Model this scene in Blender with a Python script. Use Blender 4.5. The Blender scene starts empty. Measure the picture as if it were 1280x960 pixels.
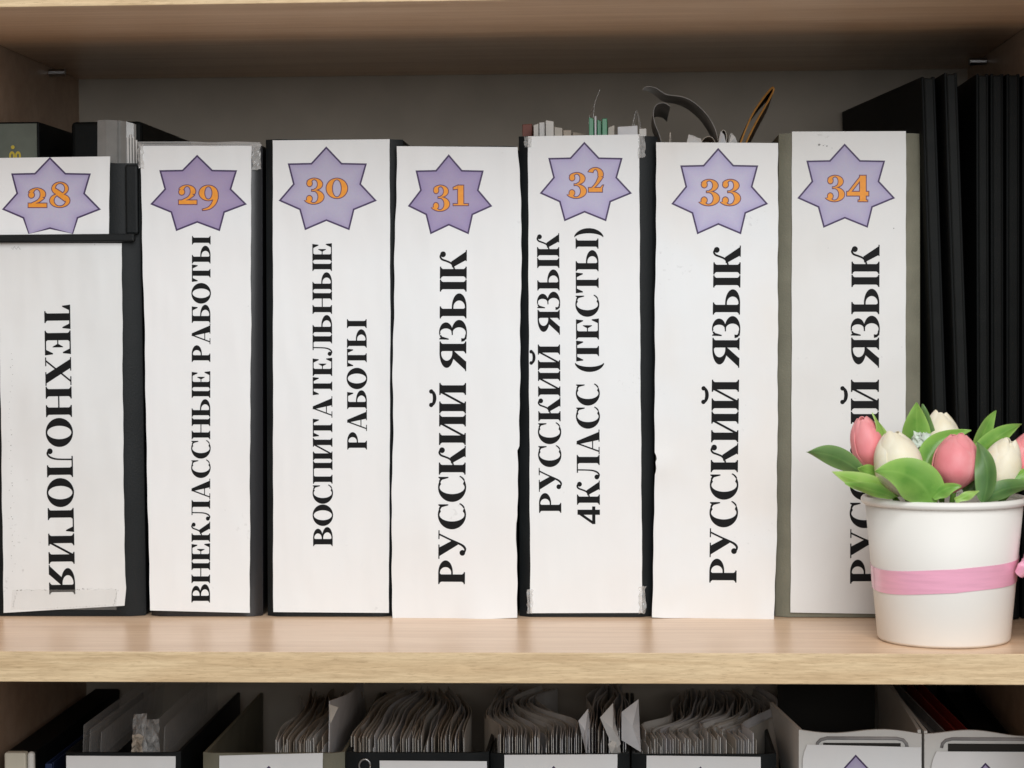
import bpy, math, random
from mathutils import Vector, Matrix
import numpy as np
SC = bpy.context.scene
COL = SC.collection
rnd = random.Random(7)

# ------------------------------------------------------------------ camera
CF = 2636.37                                   # focal length in photo pixels (1280 wide)
CC = Vector((0.09856, -1.2461, 0.2017))
yaw, pit, rol = 0.05287, 0.03341, -0.00601
F = Vector((-math.sin(yaw)*math.cos(pit), math.cos(yaw)*math.cos(pit), -math.sin(pit)))
R0 = Vector((math.cos(yaw), math.sin(yaw), 0)); U0 = R0.cross(F)
R = math.cos(rol)*R0 + math.sin(rol)*U0
U = -math.sin(rol)*R0 + math.cos(rol)*U0
cd = bpy.data.cameras.new('camera'); cam = bpy.data.objects.new('camera', cd); COL.objects.link(cam)
cam.matrix_world = Matrix(((R.x, U.x, -F.x, CC.x), (R.y, U.y, -F.y, CC.y), (R.z, U.z, -F.z, CC.z), (0, 0, 0, 1)))
cd.sensor_width = 36; cd.lens = CF*36/1280; cd.clip_start = 0.05; cd.clip_end = 50
cd.dof.use_dof = True; cd.dof.focus_distance = 1.385; cd.dof.aperture_fstop = 14
SC.camera = cam

# ------------------------------------------------------------------ light
w = bpy.data.worlds.new('World'); SC.world = w; w.use_nodes = True
w.node_tree.nodes['Background'].inputs[0].default_value = (1.0, 0.985, 0.965, 1)
w.node_tree.nodes['Background'].inputs[1].default_value = 0.21
def area(name, loc, target, sx, sy, power, col):
    ld = bpy.data.lights.new(name, 'AREA'); ld.shape = 'RECTANGLE'; ld.size = sx; ld.size_y = sy
    ld.energy = power; ld.color = col
    o = bpy.data.objects.new(name, ld); COL.objects.link(o); o.location = loc
    d = Vector(target)-Vector(loc); o.rotation_euler = d.to_track_quat('-Z', 'Y').to_euler()
    return o
area('window_light', (0.38, -1.85, 1.15), (0.02, 0.1, 0.12), 1.4, 1.9, 52.5, (0.975, 0.99, 1.0))
SC.view_settings.view_transform = 'Standard'; SC.view_settings.look = 'None'
SC.view_settings.exposure = 0.0; SC.view_settings.gamma = 1.0

def P(px, py, Y):
    """point of the plane at depth Y that the photograph shows at pixel px, py"""
    d = F + R*((px-640)/CF) + U*((480-py)/CF)
    return CC + d*((Y-CC.y)/d.y)

# ------------------------------------------------------------------ materials
def mat(name, col, rough=.5, spec=.5, noise=0, nscale=40, bump=0, bscale=300, alpha=1, trans=0, coat=0, col2=None, sheen=0, sss=0, stretch=None):
    m = bpy.data.materials.new(name); m.use_nodes = True
    nt = m.node_tree; b = nt.nodes['Principled BSDF']
    b.inputs['Base Color'].default_value = (*col, 1); b.inputs['Roughness'].default_value = rough
    b.inputs['Specular IOR Level'].default_value = spec
    b.inputs['Alpha'].default_value = alpha; b.inputs['Transmission Weight'].default_value = trans
    b.inputs['Coat Weight'].default_value = coat
    if sss:
        b.inputs['Subsurface Weight'].default_value = sss; b.inputs['Subsurface Radius'].default_value = (.004, .003, .002)
        b.inputs['Subsurface Scale'].default_value = 1
    tc = nt.nodes.new('ShaderNodeTexCoord'); mp = nt.nodes.new('ShaderNodeMapping')
    nt.links.new(tc.outputs['Object'], mp.inputs[0])
    if stretch: mp.inputs['Scale'].default_value = stretch
    if noise or col2:
        n = nt.nodes.new('ShaderNodeTexNoise'); n.inputs['Scale'].default_value = nscale; n.inputs['Detail'].default_value = 6
        nt.links.new(mp.outputs[0], n.inputs['Vector'])
        cr = nt.nodes.new('ShaderNodeValToRGB'); nt.links.new(n.outputs['Fac'], cr.inputs[0])
        c2 = col2 or tuple(c*(1-noise) for c in col)
        cr.color_ramp.elements[0].position = .32; cr.color_ramp.elements[1].position = .68
        cr.color_ramp.elements[0].color = (*c2, 1); cr.color_ramp.elements[1].color = (*col, 1)
        nt.links.new(cr.outputs[0], b.inputs['Base Color'])
    if bump:
        n2 = nt.nodes.new('ShaderNodeTexNoise'); n2.inputs['Scale'].default_value = bscale; n2.inputs['Detail'].default_value = 4
        nt.links.new(mp.outputs[0], n2.inputs['Vector'])
        bp = nt.nodes.new('ShaderNodeBump'); bp.inputs['Strength'].default_value = bump; bp.inputs['Distance'].default_value = .001
        nt.links.new(n2.outputs['Fac'], bp.inputs['Height']); nt.links.new(bp.outputs[0], b.inputs['Normal'])
    return m

def wood(name, c_light, c_dark, c_streak, sx, sz, streak=.5, rough=.45, fine=1.0, bump=.12):
    """oak laminate with grain running along X"""
    m = bpy.data.materials.new(name); m.use_nodes = True
    nt = m.node_tree; b = nt.nodes['Principled BSDF']; L = nt.links
    b.inputs['Roughness'].default_value = rough; b.inputs['Specular IOR Level'].default_value = .4
    tc = nt.nodes.new('ShaderNodeTexCoord')
    def layer(scale, detail, dist=0):
        mp = nt.nodes.new('ShaderNodeMapping'); mp.inputs['Scale'].default_value = scale
        L.new(tc.outputs['Object'], mp.inputs[0])
        n = nt.nodes.new('ShaderNodeTexNoise'); n.inputs['Scale'].default_value = 1; n.inputs['Detail'].default_value = detail
        n.inputs['Distortion'].default_value = dist
        L.new(mp.outputs[0], n.inputs['Vector']); return n
    a = layer((sx, sz, sz), 5, .6)
    s = layer((sx*3.2, sz*5, sz*5), 3, .3)
    g = layer((sx*.3, sz*.22, sz*.22), 2, .4)
    r1 = nt.nodes.new('ShaderNodeValToRGB'); L.new(a.outputs[0], r1.inputs[0])
    r1.color_ramp.elements[0].position = .36; r1.color_ramp.elements[1].position = .64
    r1.color_ramp.elements[0].color = (*c_dark, 1); r1.color_ramp.elements[1].color = (*c_light, 1)
    r2 = nt.nodes.new('ShaderNodeValToRGB'); L.new(s.outputs[0], r2.inputs[0])
    r2.color_ramp.elements[0].position = .56; r2.color_ramp.elements[1].position = .70
    mx = nt.nodes.new('ShaderNodeMix'); mx.data_type = 'RGBA'
    ml = nt.nodes.new('ShaderNodeMath'); ml.operation = 'MULTIPLY'; ml.inputs[1].default_value = streak
    L.new(r2.outputs[0], ml.inputs[0]); L.new(ml.outputs[0], mx.inputs['Factor'])
    L.new(r1.outputs[0], mx.inputs['A']); mx.inputs['B'].default_value = (*c_streak, 1)
    mx2 = nt.nodes.new('ShaderNodeMix'); mx2.data_type = 'RGBA'; mx2.blend_type = 'MULTIPLY'
    r3 = nt.nodes.new('ShaderNodeValToRGB'); L.new(g.outputs[0], r3.inputs[0])
    r3.color_ramp.elements[0].position = .35; r3.color_ramp.elements[1].position = .65
    r3.color_ramp.elements[0].color = (.88, .84, .80, 1); r3.color_ramp.elements[1].color = (1, 1, 1, 1)
    mx2.inputs['Factor'].default_value = 1
    L.new(mx.outputs['Result'], mx2.inputs['A']); L.new(r3.outputs[0], mx2.inputs['B'])
    L.new(mx2.outputs['Result'], b.inputs['Base Color'])
    bp = nt.nodes.new('ShaderNodeBump'); bp.inputs['Strength'].default_value = bump; bp.inputs['Distance'].default_value = .0006
    L.new(s.outputs[0], bp.inputs['Height']); L.new(bp.outputs[0], b.inputs['Normal'])
    return m

def paper_mat(name, col, tint, speck=0.0, seed=0.0, rough=.55):
    """white office paper: faint warm blotches, fine fibre, a few grey specks"""
    m = bpy.data.materials.new(name); m.use_nodes = True
    nt = m.node_tree; b = nt.nodes['Principled BSDF']; L = nt.links
    b.inputs['Roughness'].default_value = rough; b.inputs['Specular IOR Level'].default_value = .35
    tc = nt.nodes.new('ShaderNodeTexCoord'); mp = nt.nodes.new('ShaderNodeMapping')
    mp.inputs['Location'].default_value = (seed*3.1, seed*1.7, seed*2.3); L.new(tc.outputs['Object'], mp.inputs[0])
    n = nt.nodes.new('ShaderNodeTexNoise'); n.inputs['Scale'].default_value = 13; n.inputs['Detail'].default_value = 3
    L.new(mp.outputs[0], n.inputs['Vector'])
    cr = nt.nodes.new('ShaderNodeValToRGB'); L.new(n.outputs[0], cr.inputs[0])
    cr.color_ramp.elements[0].position = .38; cr.color_ramp.elements[1].position = .66
    cr.color_ramp.elements[0].color = (*tint, 1); cr.color_ramp.elements[1].color = (*col, 1)
    s = nt.nodes.new('ShaderNodeTexNoise'); s.inputs['Scale'].default_value = 330; s.inputs['Detail'].default_value = 2
    L.new(mp.outputs[0], s.inputs['Vector'])
    s2 = nt.nodes.new('ShaderNodeTexNoise'); s2.inputs['Scale'].default_value = 26; L.new(mp.outputs[0], s2.inputs['Vector'])
    ad = nt.nodes.new('ShaderNodeMath'); ad.operation = 'ADD'; L.new(s.outputs[0], ad.inputs[0]); L.new(s2.outputs[0], ad.inputs[1])
    rr = nt.nodes.new('ShaderNodeValToRGB'); L.new(ad.outputs[0], rr.inputs[0])
    rr.color_ramp.elements[0].position = 0.0; rr.color_ramp.elements[1].position = 1.0
    mr = nt.nodes.new('ShaderNodeMapRange'); L.new(ad.outputs[0], mr.inputs[0])
    mr.inputs[1].default_value = 1.33; mr.inputs[2].default_value = 1.45; mr.inputs[3].default_value = 0; mr.inputs[4].default_value = speck
    mx = nt.nodes.new('ShaderNodeMix'); mx.data_type = 'RGBA'; L.new(mr.outputs[0], mx.inputs['Factor'])
    L.new(cr.outputs[0], mx.inputs['A']); mx.inputs['B'].default_value = (.22, .21, .2, 1)
    L.new(mx.outputs['Result'], b.inputs['Base Color'])
    f = nt.nodes.new('ShaderNodeTexNoise'); f.inputs['Scale'].default_value = 60; f.inputs['Detail'].default_value = 8
    L.new(mp.outputs[0], f.inputs['Vector'])
    bp = nt.nodes.new('ShaderNodeBump'); bp.inputs['Strength'].default_value = .12; bp.inputs['Distance'].default_value = .0012
    L.new(f.outputs[0], bp.inputs['Height'])
    m3 = nt.nodes.new('ShaderNodeMapping'); m3.inputs['Scale'].default_value = (30, 30, 9); m3.inputs['Location'].default_value = (seed, seed*2, seed*.7); m3.inputs['Rotation'].default_value = (0, seed*.05, 0)
    L.new(tc.outputs['Object'], m3.inputs[0])
    g = nt.nodes.new('ShaderNodeTexNoise'); g.inputs['Scale'].default_value = 1; g.inputs['Detail'].default_value = 2; L.new(m3.outputs[0], g.inputs['Vector'])
    b2 = nt.nodes.new('ShaderNodeBump'); b2.inputs['Strength'].default_value = .5; b2.inputs['Distance'].default_value = .006
    L.new(g.outputs[0], b2.inputs['Height']); L.new(bp.outputs[0], b2.inputs['Normal'])
    L.new(b2.outputs[0], b.inputs['Normal'])
    return m

M = {}
M['wood_top'] = wood('oak_laminate', (.93, .68, .475), (.83, .58, .385), (.67, .44, .27), 9, 190, .65, rough=.3, bump=.04)
M['wood_edge'] = wood('oak_edge_band', (.78, .59, .36), (.63, .465, .275), (.42, .29, .16), 42, 780, .85, rough=.5)
M['back'] = mat('grey_backboard', (.50, .45, .38), .7, .2, noise=.12, nscale=25)
M['side'] = wood('oak_side', (.50, .36, .26), (.44, .31, .22), (.36, .24, .16), 7, 100, .5)
M['black'] = mat('black_vinyl', (.009, .011, .012), .5, .22, noise=.35, nscale=30, bump=.12, bscale=900)
M['black2'] = mat('black_matt_board', (.005, .006, .006), .6, .12, noise=.3, nscale=40, bump=.1, bscale=700)
M['black3'] = mat('black_cloth_spine', (.0065, .0075, .007), .6, .15, noise=.4, nscale=60, bump=.15, bscale=1200)
M['gloss_black'] = mat('glossy_black_plastic', (.012, .012, .014), .28, .5, bump=.05, bscale=60)
M['olive'] = mat('olive_grey_board', (.20, .19, .14), .6, .3, noise=.18, nscale=60, bump=.25, bscale=900)
M['inside'] = mat('dark_card_and_shade', (.03, .028, .025), .8, .2)  # also painted as shade inside the white card files and their slots
M['ink'] = mat('black_ink', (.0085, .0085, .009), .6, .12)
M['digit'] = mat('orange_ink', (.87, .33, .035), .5, .3, noise=.12, nscale=300)
M['digit_line'] = mat('violet_outline_ink', (.13, .055, .10), .5, .3)
M['star_line'] = mat('dark_violet_ink', (.058, .035, .10), .5, .3)
M['tape'] = mat('clear_tape', (.70, .69, .66), .2, .5, alpha=.13, bump=.35, bscale=120)
M['film'] = mat('crumpled_clear_film', (.85, .85, .84), .1, .8, alpha=.27, bump=.5, bscale=150)
M['white_card'] = mat('white_card', (.70, .69, .66), .6, .3, noise=.06, nscale=30, bump=.1, bscale=300)
M['cream_card'] = mat('cream_card', (.60, .57, .47), .55, .3, noise=.08, nscale=30)
M['metal'] = mat('steel', (.45, .45, .45), .3, .5); M['metal'].node_tree.nodes['Principled BSDF'].inputs['Metallic'].default_value = 1
M['cup'] = mat('white_paper_cup', (.85, .82, .77), .55, .3, noise=.02, nscale=20, bump=.06, bscale=120)
M['ribbon'] = mat('pink_satin_ribbon', (.97, .46, .62), .22, .9, noise=.12, nscale=30, bump=.12, bscale=260, stretch=(1, 1, 14), coat=.5)
M['pink'] = mat('pink_petal', (.82, .20, .235), .5, .35, noise=.25, nscale=60, bump=.2, bscale=120, sss=.15, stretch=(4, 4, 1))
M['cream'] = mat('cream_petal', (.88, .76, .56), .5, .35, col2=(.84, .68, .45), nscale=60, bump=.2, bscale=120, sss=.15, stretch=(4, 4, 1))
def leafm(n, a, c): return mat(n, a, .42, .4, col2=c, nscale=45, bump=.25, bscale=180, sss=.05)
M['leaf'] = leafm('green_leaf', (.27, .47, .10), (.12, .27, .045))
M['leaf_dark'] = leafm('dark_green_leaf', (.13, .24, .065), (.06, .135, .03))
M['leaf_light'] = leafm('light_green_leaf', (.44, .60, .18), (.25, .44, .09))
def plant(name, c0, c1, c2, rough=.45, sss=.1, vein=40):
    """colour runs c0 > c1 along the printed 'tone' of the petal or leaf, mottled towards c2, with fine ribs"""
    m = mat(name, c0, rough, .35, bump=.22, bscale=200, sss=sss); nt = m.node_tree; b = nt.nodes['Principled BSDF']
    at = nt.nodes.new('ShaderNodeAttribute'); at.attribute_name = 'tone'
    tc = nt.nodes.new('ShaderNodeTexCoord'); n = nt.nodes.new('ShaderNodeTexNoise'); n.inputs['Scale'].default_value = 110; n.inputs['Detail'].default_value = 5
    nt.links.new(tc.outputs['Object'], n.inputs['Vector'])
    m1 = nt.nodes.new('ShaderNodeMix'); m1.data_type = 'RGBA'; nt.links.new(at.outputs['Fac'], m1.inputs['Factor'])
    m1.inputs['A'].default_value = (*c0, 1); m1.inputs['B'].default_value = (*c1, 1)
    mr = nt.nodes.new('ShaderNodeMapRange'); mr.inputs[1].default_value = .42; mr.inputs[2].default_value = .72; mr.inputs[4].default_value = .6
    nt.links.new(n.outputs[0], mr.inputs[0])
    m2 = nt.nodes.new('ShaderNodeMix'); m2.data_type = 'RGBA'; nt.links.new(mr.outputs[0], m2.inputs['Factor'])
    nt.links.new(m1.outputs['Result'], m2.inputs['A']); m2.inputs['B'].default_value = (*c2, 1)
    nt.links.new(m2.outputs['Result'], b.inputs['Base Color']); return m
M['pink'] = plant('pink_petal', (.92, .265, .285), (.95, .42, .41), (.89, .215, .24), sss=.2)
M['cream'] = plant('cream_petal', (.95, .84, .60), (.96, .90, .74), (.93, .79, .52), sss=.2)
M['leaf'] = plant('green_leaf', (.12, .30, .045), (.33, .55, .13), (.24, .45, .08), .3)
M['leaf_dark'] = plant('dark_green_leaf', (.06, .15, .04), (.19, .33, .11), (.10, .21, .05), .4)
M['leaf_light'] = plant('light_green_leaf', (.25, .47, .08), (.48, .66, .22), (.38, .56, .14), .4)
M['mint'] = mat('mint_filler', (.74, .82, .72), .6, .3, noise=.3, nscale=150)
M['stem'] = mat('green_stem', (.10, .22, .03), .5, .3)
for k, c in enumerate([(.78, .77, .75), (.66, .61, .54), (.80, .80, .82), (.55, .48, .40), (.74, .72, .68)]):
    M['sheet%d' % k] = mat('filed_paper_%d' % k, c, .65, .25, noise=.14, nscale=70)
M['grey_sheet'] = mat('grey_print_paper', (.33, .32, .32), .6, .3, noise=.35, nscale=60)
M['page_grey'] = mat('grey_toned_page', (.50, .48, .46), .6, .3, noise=.55, nscale=38)
M['kraft'] = mat('brown_kraft', (.15, .09, .045), .6, .3)
M['orange_edge'] = mat('orange_card', (.50, .24, .06), .6, .3)
M['green_tab'] = mat('green_plastic_sheet', (.04, .26, .12), .35, .5)
M['red_tab'] = mat('brown_red_sheet', (.20, .055, .035), .5, .4)
M['red'] = mat('dark_red_card', (.32, .03, .02), .45, .4)
M['blue'] = mat('blue_card', (.02, .035, .10), .45, .4)
M['tan'] = mat('tan_card', (.36, .22, .10), .55, .3)
M['grey_green'] = mat('grey_green_gloss', (.12, .14, .11), .3, .5, noise=.4, nscale=40)
M['silver'] = mat('grey_glossy_sleeve', (.34, .335, .32), .25, .6, noise=.45, nscale=28, bump=.4, bscale=60)
M['yellow'] = mat('yellow_print', (.55, .42, .05), .5, .3)

# ------------------------------------------------------------------ mesh helpers
class MB:
    def __init__(s): s.v = []; s.f = []; s.m = []; s.at = None
    def add(s, vs, fs, mi=0):
        o = len(s.v); s.v += [Vector(p) for p in vs]
        s.f += [tuple(i+o for i in f) for f in fs]; s.m += [mi]*len(fs); return s
    def box(s, x0, y0, z0, x1, y1, z1, mi=0):
        return s.hexa([(x0,y0,z0),(x1,y0,z0),(x1,y1,z0),(x0,y1,z0)], [(x0,y0,z1),(x1,y0,z1),(x1,y1,z1),(x0,y1,z1)], mi)
    def hexa(s, b, t, mi=0):
        return s.add(list(b)+list(t), [(3,2,1,0),(4,5,6,7),(0,1,5,4),(1,2,6,5),(2,3,7,6),(3,0,4,7)], mi)
    def grid(s, rows, mi=0, closed=False):
        nr = len(rows); nc = len(rows[0]); vs = [p for r in rows for p in r]; fs = []
        for i in range(nr-1):
            for j in range(nc if closed else nc-1):
                a = i*nc+j; b = i*nc+(j+1) % nc
                fs.append((a, b, b+nc, a+nc))
        return s.add(vs, fs, mi)
    def lathe(s, prof, n=64, c=(0, 0), mi=0):
        return s.grid([[(c[0]+r*math.cos(2*math.pi*k/n), c[1]+r*math.sin(2*math.pi*k/n), z) for k in range(n)] for r, z in prof], mi, True)
    def tube(s, pts, r, n=8, mi=0):
        pts = [Vector(p) for p in pts]; rows = []
        rr = r if isinstance(r, (list, tuple)) else [r]*len(pts)
        for i, p in enumerate(pts):
            t = (pts[min(i+1, len(pts)-1)]-pts[max(i-1, 0)]).normalized()
            a = t.cross(Vector((.13, .27, .95)));
            if a.length < 1e-3: a = t.cross(Vector((1, 0, 0)))
            a.normalize(); b = t.cross(a)
            rows.append([p+rr[i]*(math.cos(2*math.pi*k/n)*a+math.sin(2*math.pi*k/n)*b) for k in range(n)])
        s.grid(rows, mi, True)
        o = len(s.v); L = len(rows)*n
        s.f.append(tuple(range(o-n, o))); s.m.append(mi)
        s.f.append(tuple(reversed(range(o-L, o-L+n)))); s.m.append(mi); return s
    def build(s, name, mats, parent=None, smooth=False, bevel=0, solid=0, sub=0, label=None, seg=2, off=0):
        me = bpy.data.meshes.new(name)
        base = Vector(parent_loc(parent)) if parent else Vector((0, 0, 0))
        me.from_pydata([tuple(p-base) for p in s.v], [], s.f)
        for m in (mats if isinstance(mats, (list, tuple)) else [mats]): me.materials.append(m)
        for p, i in zip(me.polygons, s.m): p.material_index = i; p.use_smooth = smooth
        me.update()
        o = bpy.data.objects.new(name, me); COL.objects.link(o)
        if parent: o.parent = parent
        if s.at is not None:
            at = me.attributes.new('tone', 'FLOAT', 'POINT'); at.data.foreach_set('value', s.at)
        if sub:
            md = o.modifiers.new('sub', 'SUBSURF'); md.levels = sub; md.render_levels = sub
        if solid:
            md = o.modifiers.new('thick', 'SOLIDIFY'); md.thickness = solid; md.offset = off
            if smooth:
                md = o.modifiers.new('crisp', 'EDGE_SPLIT'); md.split_angle = math.radians(50)
        if bevel:
            md = o.modifiers.new('bev', 'BEVEL'); md.width = bevel; md.segments = seg; md.limit_method = 'ANGLE'
        if label: o['label'] = label
        return o
def parent_loc(o):
    l = Vector(o.location)
    while o.parent: o = o.parent; l += Vector(o.location)
    return l
def tag(o, label, cat, group=None, kind=None):
    if label: o['label'] = label
    if cat: o['category'] = cat
    if group: o['group'] = group
    if kind: o['kind'] = kind
    return o
def thing(name, loc, label, cat, group=None):
    o = bpy.data.objects.new(name, None); COL.objects.link(o); o.location = loc; o.empty_display_size = .02
    return tag(o, label, cat, group)

# ------------------------------------------------------------------ lettering: heavy high-contrast serif capitals
S_, T_, O_ = .265, .062, .085           # stem, hairline, serif overhang
def st(x, top=True, bot=True):
    g = [('r', x, 0, x+S_, 1)]
    for y0, y1, yb in ((0, .05, .11), (.95, 1, .89)):
        if (y0 == 0 and not bot) or (y0 > 0 and not top): continue
        g.append(('r', x-O_, y0, x+S_+O_, y1))
        if y0 == 0: g.append(('q', [(x-.045, y1), (x+S_+.045, y1), (x+S_, yb), (x, yb)]))
        else: g.append(('q', [(x, yb), (x+S_, yb), (x+S_+.045, y0), (x-.045, y0)]))
    return g
def drop(x, y, d, k):                  # beak at the end of an arm: x end, y edge of letter, d=-1 down/+1 up, k=+1 right end
    return [('q', fix([(x, y), (x-k*.035, y+d*.31), (x-k*.075, y+d*.31), (x-k*.20, y+d*.045), (x-k*.20, y)]))]
def fix(p):
    a = sum(p[i][0]*p[(i+1) % len(p)][1]-p[(i+1) % len(p)][0]*p[i][1] for i in range(len(p)))
    return p if a > 0 else p[::-1]
def bowl(x, y0, y1, w, th):            # right-hand bowl closed by hairlines
    cy = (y0+y1)/2; ry = (y1-y0)/2; cx = x+S_+.06; rx = w-cx
    return [('o', cx, cy, rx, ry, th, T_, -90, 90), ('r', x+S_-.02, y1-T_, cx, y1), ('r', x+S_-.02, y0, cx, y0+T_)]
x0 = O_
GL = {}
GL['Н'] = (st(x0)+st(1.11-O_-S_)+[('r', x0+S_, .475, 1.11-O_-S_, .525)], 1.11)
GL['И'] = (st(x0)+st(1.11-O_-S_)+[('s', [(x0+S_-.02, .07, .075), (1.11-O_-S_+.02, .93, .075)])], 1.11)
GL['Й'] = (GL['И'][0]+[('o', .555, 1.315, .30, .21, .085, .135, 180, 360), ('b', .31, 1.30, .08), ('b', .80, 1.30, .08)], 1.11)
GL['П'] = (st(x0)+st(1.11-O_-S_)+[('r', x0+S_, .95, 1.11-O_-S_, 1)], 1.11)
GL['Р'] = (st(x0)+bowl(x0, .455, 1, .86, .245), .88)
GL['Ь'] = (st(x0)+bowl(x0, 0, .55, .93, .26), .95)
GL['Ы'] = (st(x0)+bowl(x0, 0, .55, .91, .26)+st(1.06), 1.06+S_+O_)
GL['В'] = (st(x0)+bowl(x0, .50, 1, .86, .235)+bowl(x0, 0, .545, .94, .26), .96)
GL['Б'] = (st(x0)+bowl(x0, 0, .55, .93, .26)+[('r', x0+S_, .95, .84, 1)]+drop(.84, 1, -1, 1), .95)
GL['Г'] = (st(x0)+[('r', x0+S_, .95, .88, 1)]+drop(.88, 1, -1, 1), .9)
GL['Е'] = (st(x0)+[('r', x0+S_, .95, .86, 1), ('r', x0+S_, 0, .90, .05)]+drop(.86, 1, -1, 1)+drop(.90, 0, 1, 1) +
           [('r', x0+S_, .478, .55, .522), ('q', [(.61, .30), (.61, .70), (.585, .70), (.48, .51), (.48, .49), (.585, .30)])], .94)
tx = .465-S_/2
GL['Т'] = (st(tx, top=False)+[('r', .02, .95, .91, 1)]+drop(.91, 1, -1, 1)+drop(.02, 1, -1, -1), .93)
GL['Х'] = ([('q', [(.07, .96), (.62, .04), (.95, .04), (.40, .96)]), ('s', [(.13, .03, .06), (.87, .97, .06)]),
            ('r', 0, .958, .49, 1), ('r', .70, .958, 1.02, 1), ('r', 0, 0, .32, .042), ('r', .54, 0, 1.04, .042)], 1.04)
lx = 1.07-O_-S_
GL['Л'] = (st(lx)+[('r', .30, .95, lx, 1), ('s', [(.425, .98, .055), (.42, .6, .055), (.40, .32, .06), (.33, .12, .07), (.23, .03, .07), (.14, .04, .07)]), ('b', .12, .125, .105)], 1.07)
GL['О'] = ([('o', .53, .5, .53, .525, .285, .062, 0, 360)], 1.06)
GL['С'] = ([('o', .53, .5, .53, .525, .285, .06, 62, 300), ('s', [(.73, .965, .07), (.80, .93, .075), (.87, .86, .07)]), ('q', [(.87, .64), (.91, .64), (.91, 1.01), (.875, 1.01), (.80, .90)]),
            ('s', [(.775, .047, .05), (.84, .09, .06), (.90, .155, .05), (.935, .22, .04)])], .96)
GL['З'] = ([('o', .30, .765, .36, .255, .22, .045, -90, 110), ('o', .28, .27, .47, .29, .27, .045, -118, 90),
            ('r', .20, .505, .32, .55), ('s', [(.19, .975, .06), (.12, .93, .07), (.075, .87, .06)]), ('q', [(.03, .66), (.07, .66), (.14, .9), (.075, 1.01), (.04, 1.01)]),
            ('s', [(.08, .03, .05), (.03, .10, .10), (.02, .19, .13)]) , ('q', [(.04, .0), (.20, -.02), (.20, .03), (.06, .09)])], .77)
def mir(g, W):
    o = []
    for p in g:
        if p[0] == 'r': o.append(('r', W-p[3], p[2], W-p[1], p[4]))
        elif p[0] == 'q': o.append(('q', fix([(W-a, b) for a, b in p[1]])))
        elif p[0] == 'o': o.append(('o', W-p[1], *p[2:7], 180-p[8], 180-p[7]))
        elif p[0] == 'b': o.append(('b', W-p[1], p[2], p[3]))
        else: o.append(('s', [(W-a, b, c) for a, b, c in p[1]]))
    return o
GL['Я'] = (mir(st(x0)+bowl(x0, .46, 1, .96, .26), 1.08)+[('q', [(.01, 0), (.34, 0), (.76, .49), (.45, .49)]), ('r', 0, 0, .36, .042)], 1.08)
GL['К'] = (st(x0)+[('q', [(.40, .545), (.69, 0), (1.01, 0), (.62, .58)]), ('r', .64, 0, 1.04, .042),
            ('s', [(x0+S_-.02, .46, .06), (.46, .505, .06), (.57, .60, .065), (.64, .76, .065), (.70, .92, .07), (.79, .985, .07), (.87, .965, .06)]), ('b', .885, .885, .105)], 1.04)
GL['У'] = ([('q', [(.10, .96), (.52, .26), (.66, .50), (.42, .96)]), ('s', [(.90, .98, .06), (.72, .60, .06), (.55, .22, .075), (.46, .07, .085), (.36, .0, .08), (.25, .02, .06)]),
            ('b', .22, .105, .105), ('r', 0, .958, .52, 1), ('r', .72, .958, 1.04, 1)], 1.04)
GL['А'] = ([('s', [(.12, .02, .06), (.47, 1.0, .06)]), ('q', [(.62, 0), (.97, 0), (.56, 1.0), (.41, 1.0)]), ('r', .24, .28, .68, .325),
            ('r', 0, 0, .31, .042), ('r', .54, 0, 1.06, .042)], 1.06)
GL['4'] = ([('r', .40, 0, .62, .98), ('s', [(.05, .30, .11), (.50, .95, .11)]), ('r', 0, .20, .76, .34)], .80)
GL['('] = ([('o', .52, .42, .46, .66, .22, .01, 105, 255)], .46)
GL[')'] = ([('o', -.05, .42, .46, .66, .22, .01, -75, 75)], .46)
GL[' '] = ([], .36)
# old-style figures
DG = {}
DG['0'] = [('o', .42, .39, .42, .40, .235, .05, 0, 360)]
DG['3'] = [('o', .33, .77, .36, .23, .215, .045, -90, 150), ('b', .125, .80, .115), ('r', .22, .505, .34, .555), ('o', .30, .275, .45, .275, .25, .045, -150, 90), ('b', .12, .205, .12)]
DG['2'] = [('o', .37, .53, .36, .25, .215, .045, -28, 160), ('b', .145, .50, .12), ('s', [(.60, .42, .19), (.44, .26, .10), (.15, .14, .05)]), ('r', .02, 0, .78, .165)]
DG['2b'] = [('o', .31, .70, .33, .27, .215, .07, -18, 158), ('s', [(.545, .63, .20), (.36, .33, .10), (.09, .07, .05)]), ('r', .02, 0, .60, .17), ('q', [(.50, .15), (.60, .15), (.645, .27), (.615, .27)])]
DG['8'] = [('o', .43, .745, .345, .255, .14, .045, 0, 360), ('o', .42, .27, .42, .27, .17, .045, 0, 360), ('s', [(.17, .70, .15), (.42, .52, .22), (.70, .30, .17)])]
DG['9'] = [('o', .37, .475, .37, .305, .215, .045, 0, 360), ('s', [(.655, .50, .18), (.66, .28, .19), (.58, .05, .15), (.40, -.13, .09), (.14, -.20, .04)])]
DG['1'] = [('r', .19, .04, .43, .78), ('r', .0, 0, .63, .06), ('q', [(.0, .62), (.19, .64), (.19, .78), (.0, .70)])]
DG['4'] = [('r', .50, .0, .74, 1.0), ('s', [(.06, .30, .10), (.56, .94, .10)]), ('r', 0, .22, .84, .38), ('r', .44, 0, .80, .05)]

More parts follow.
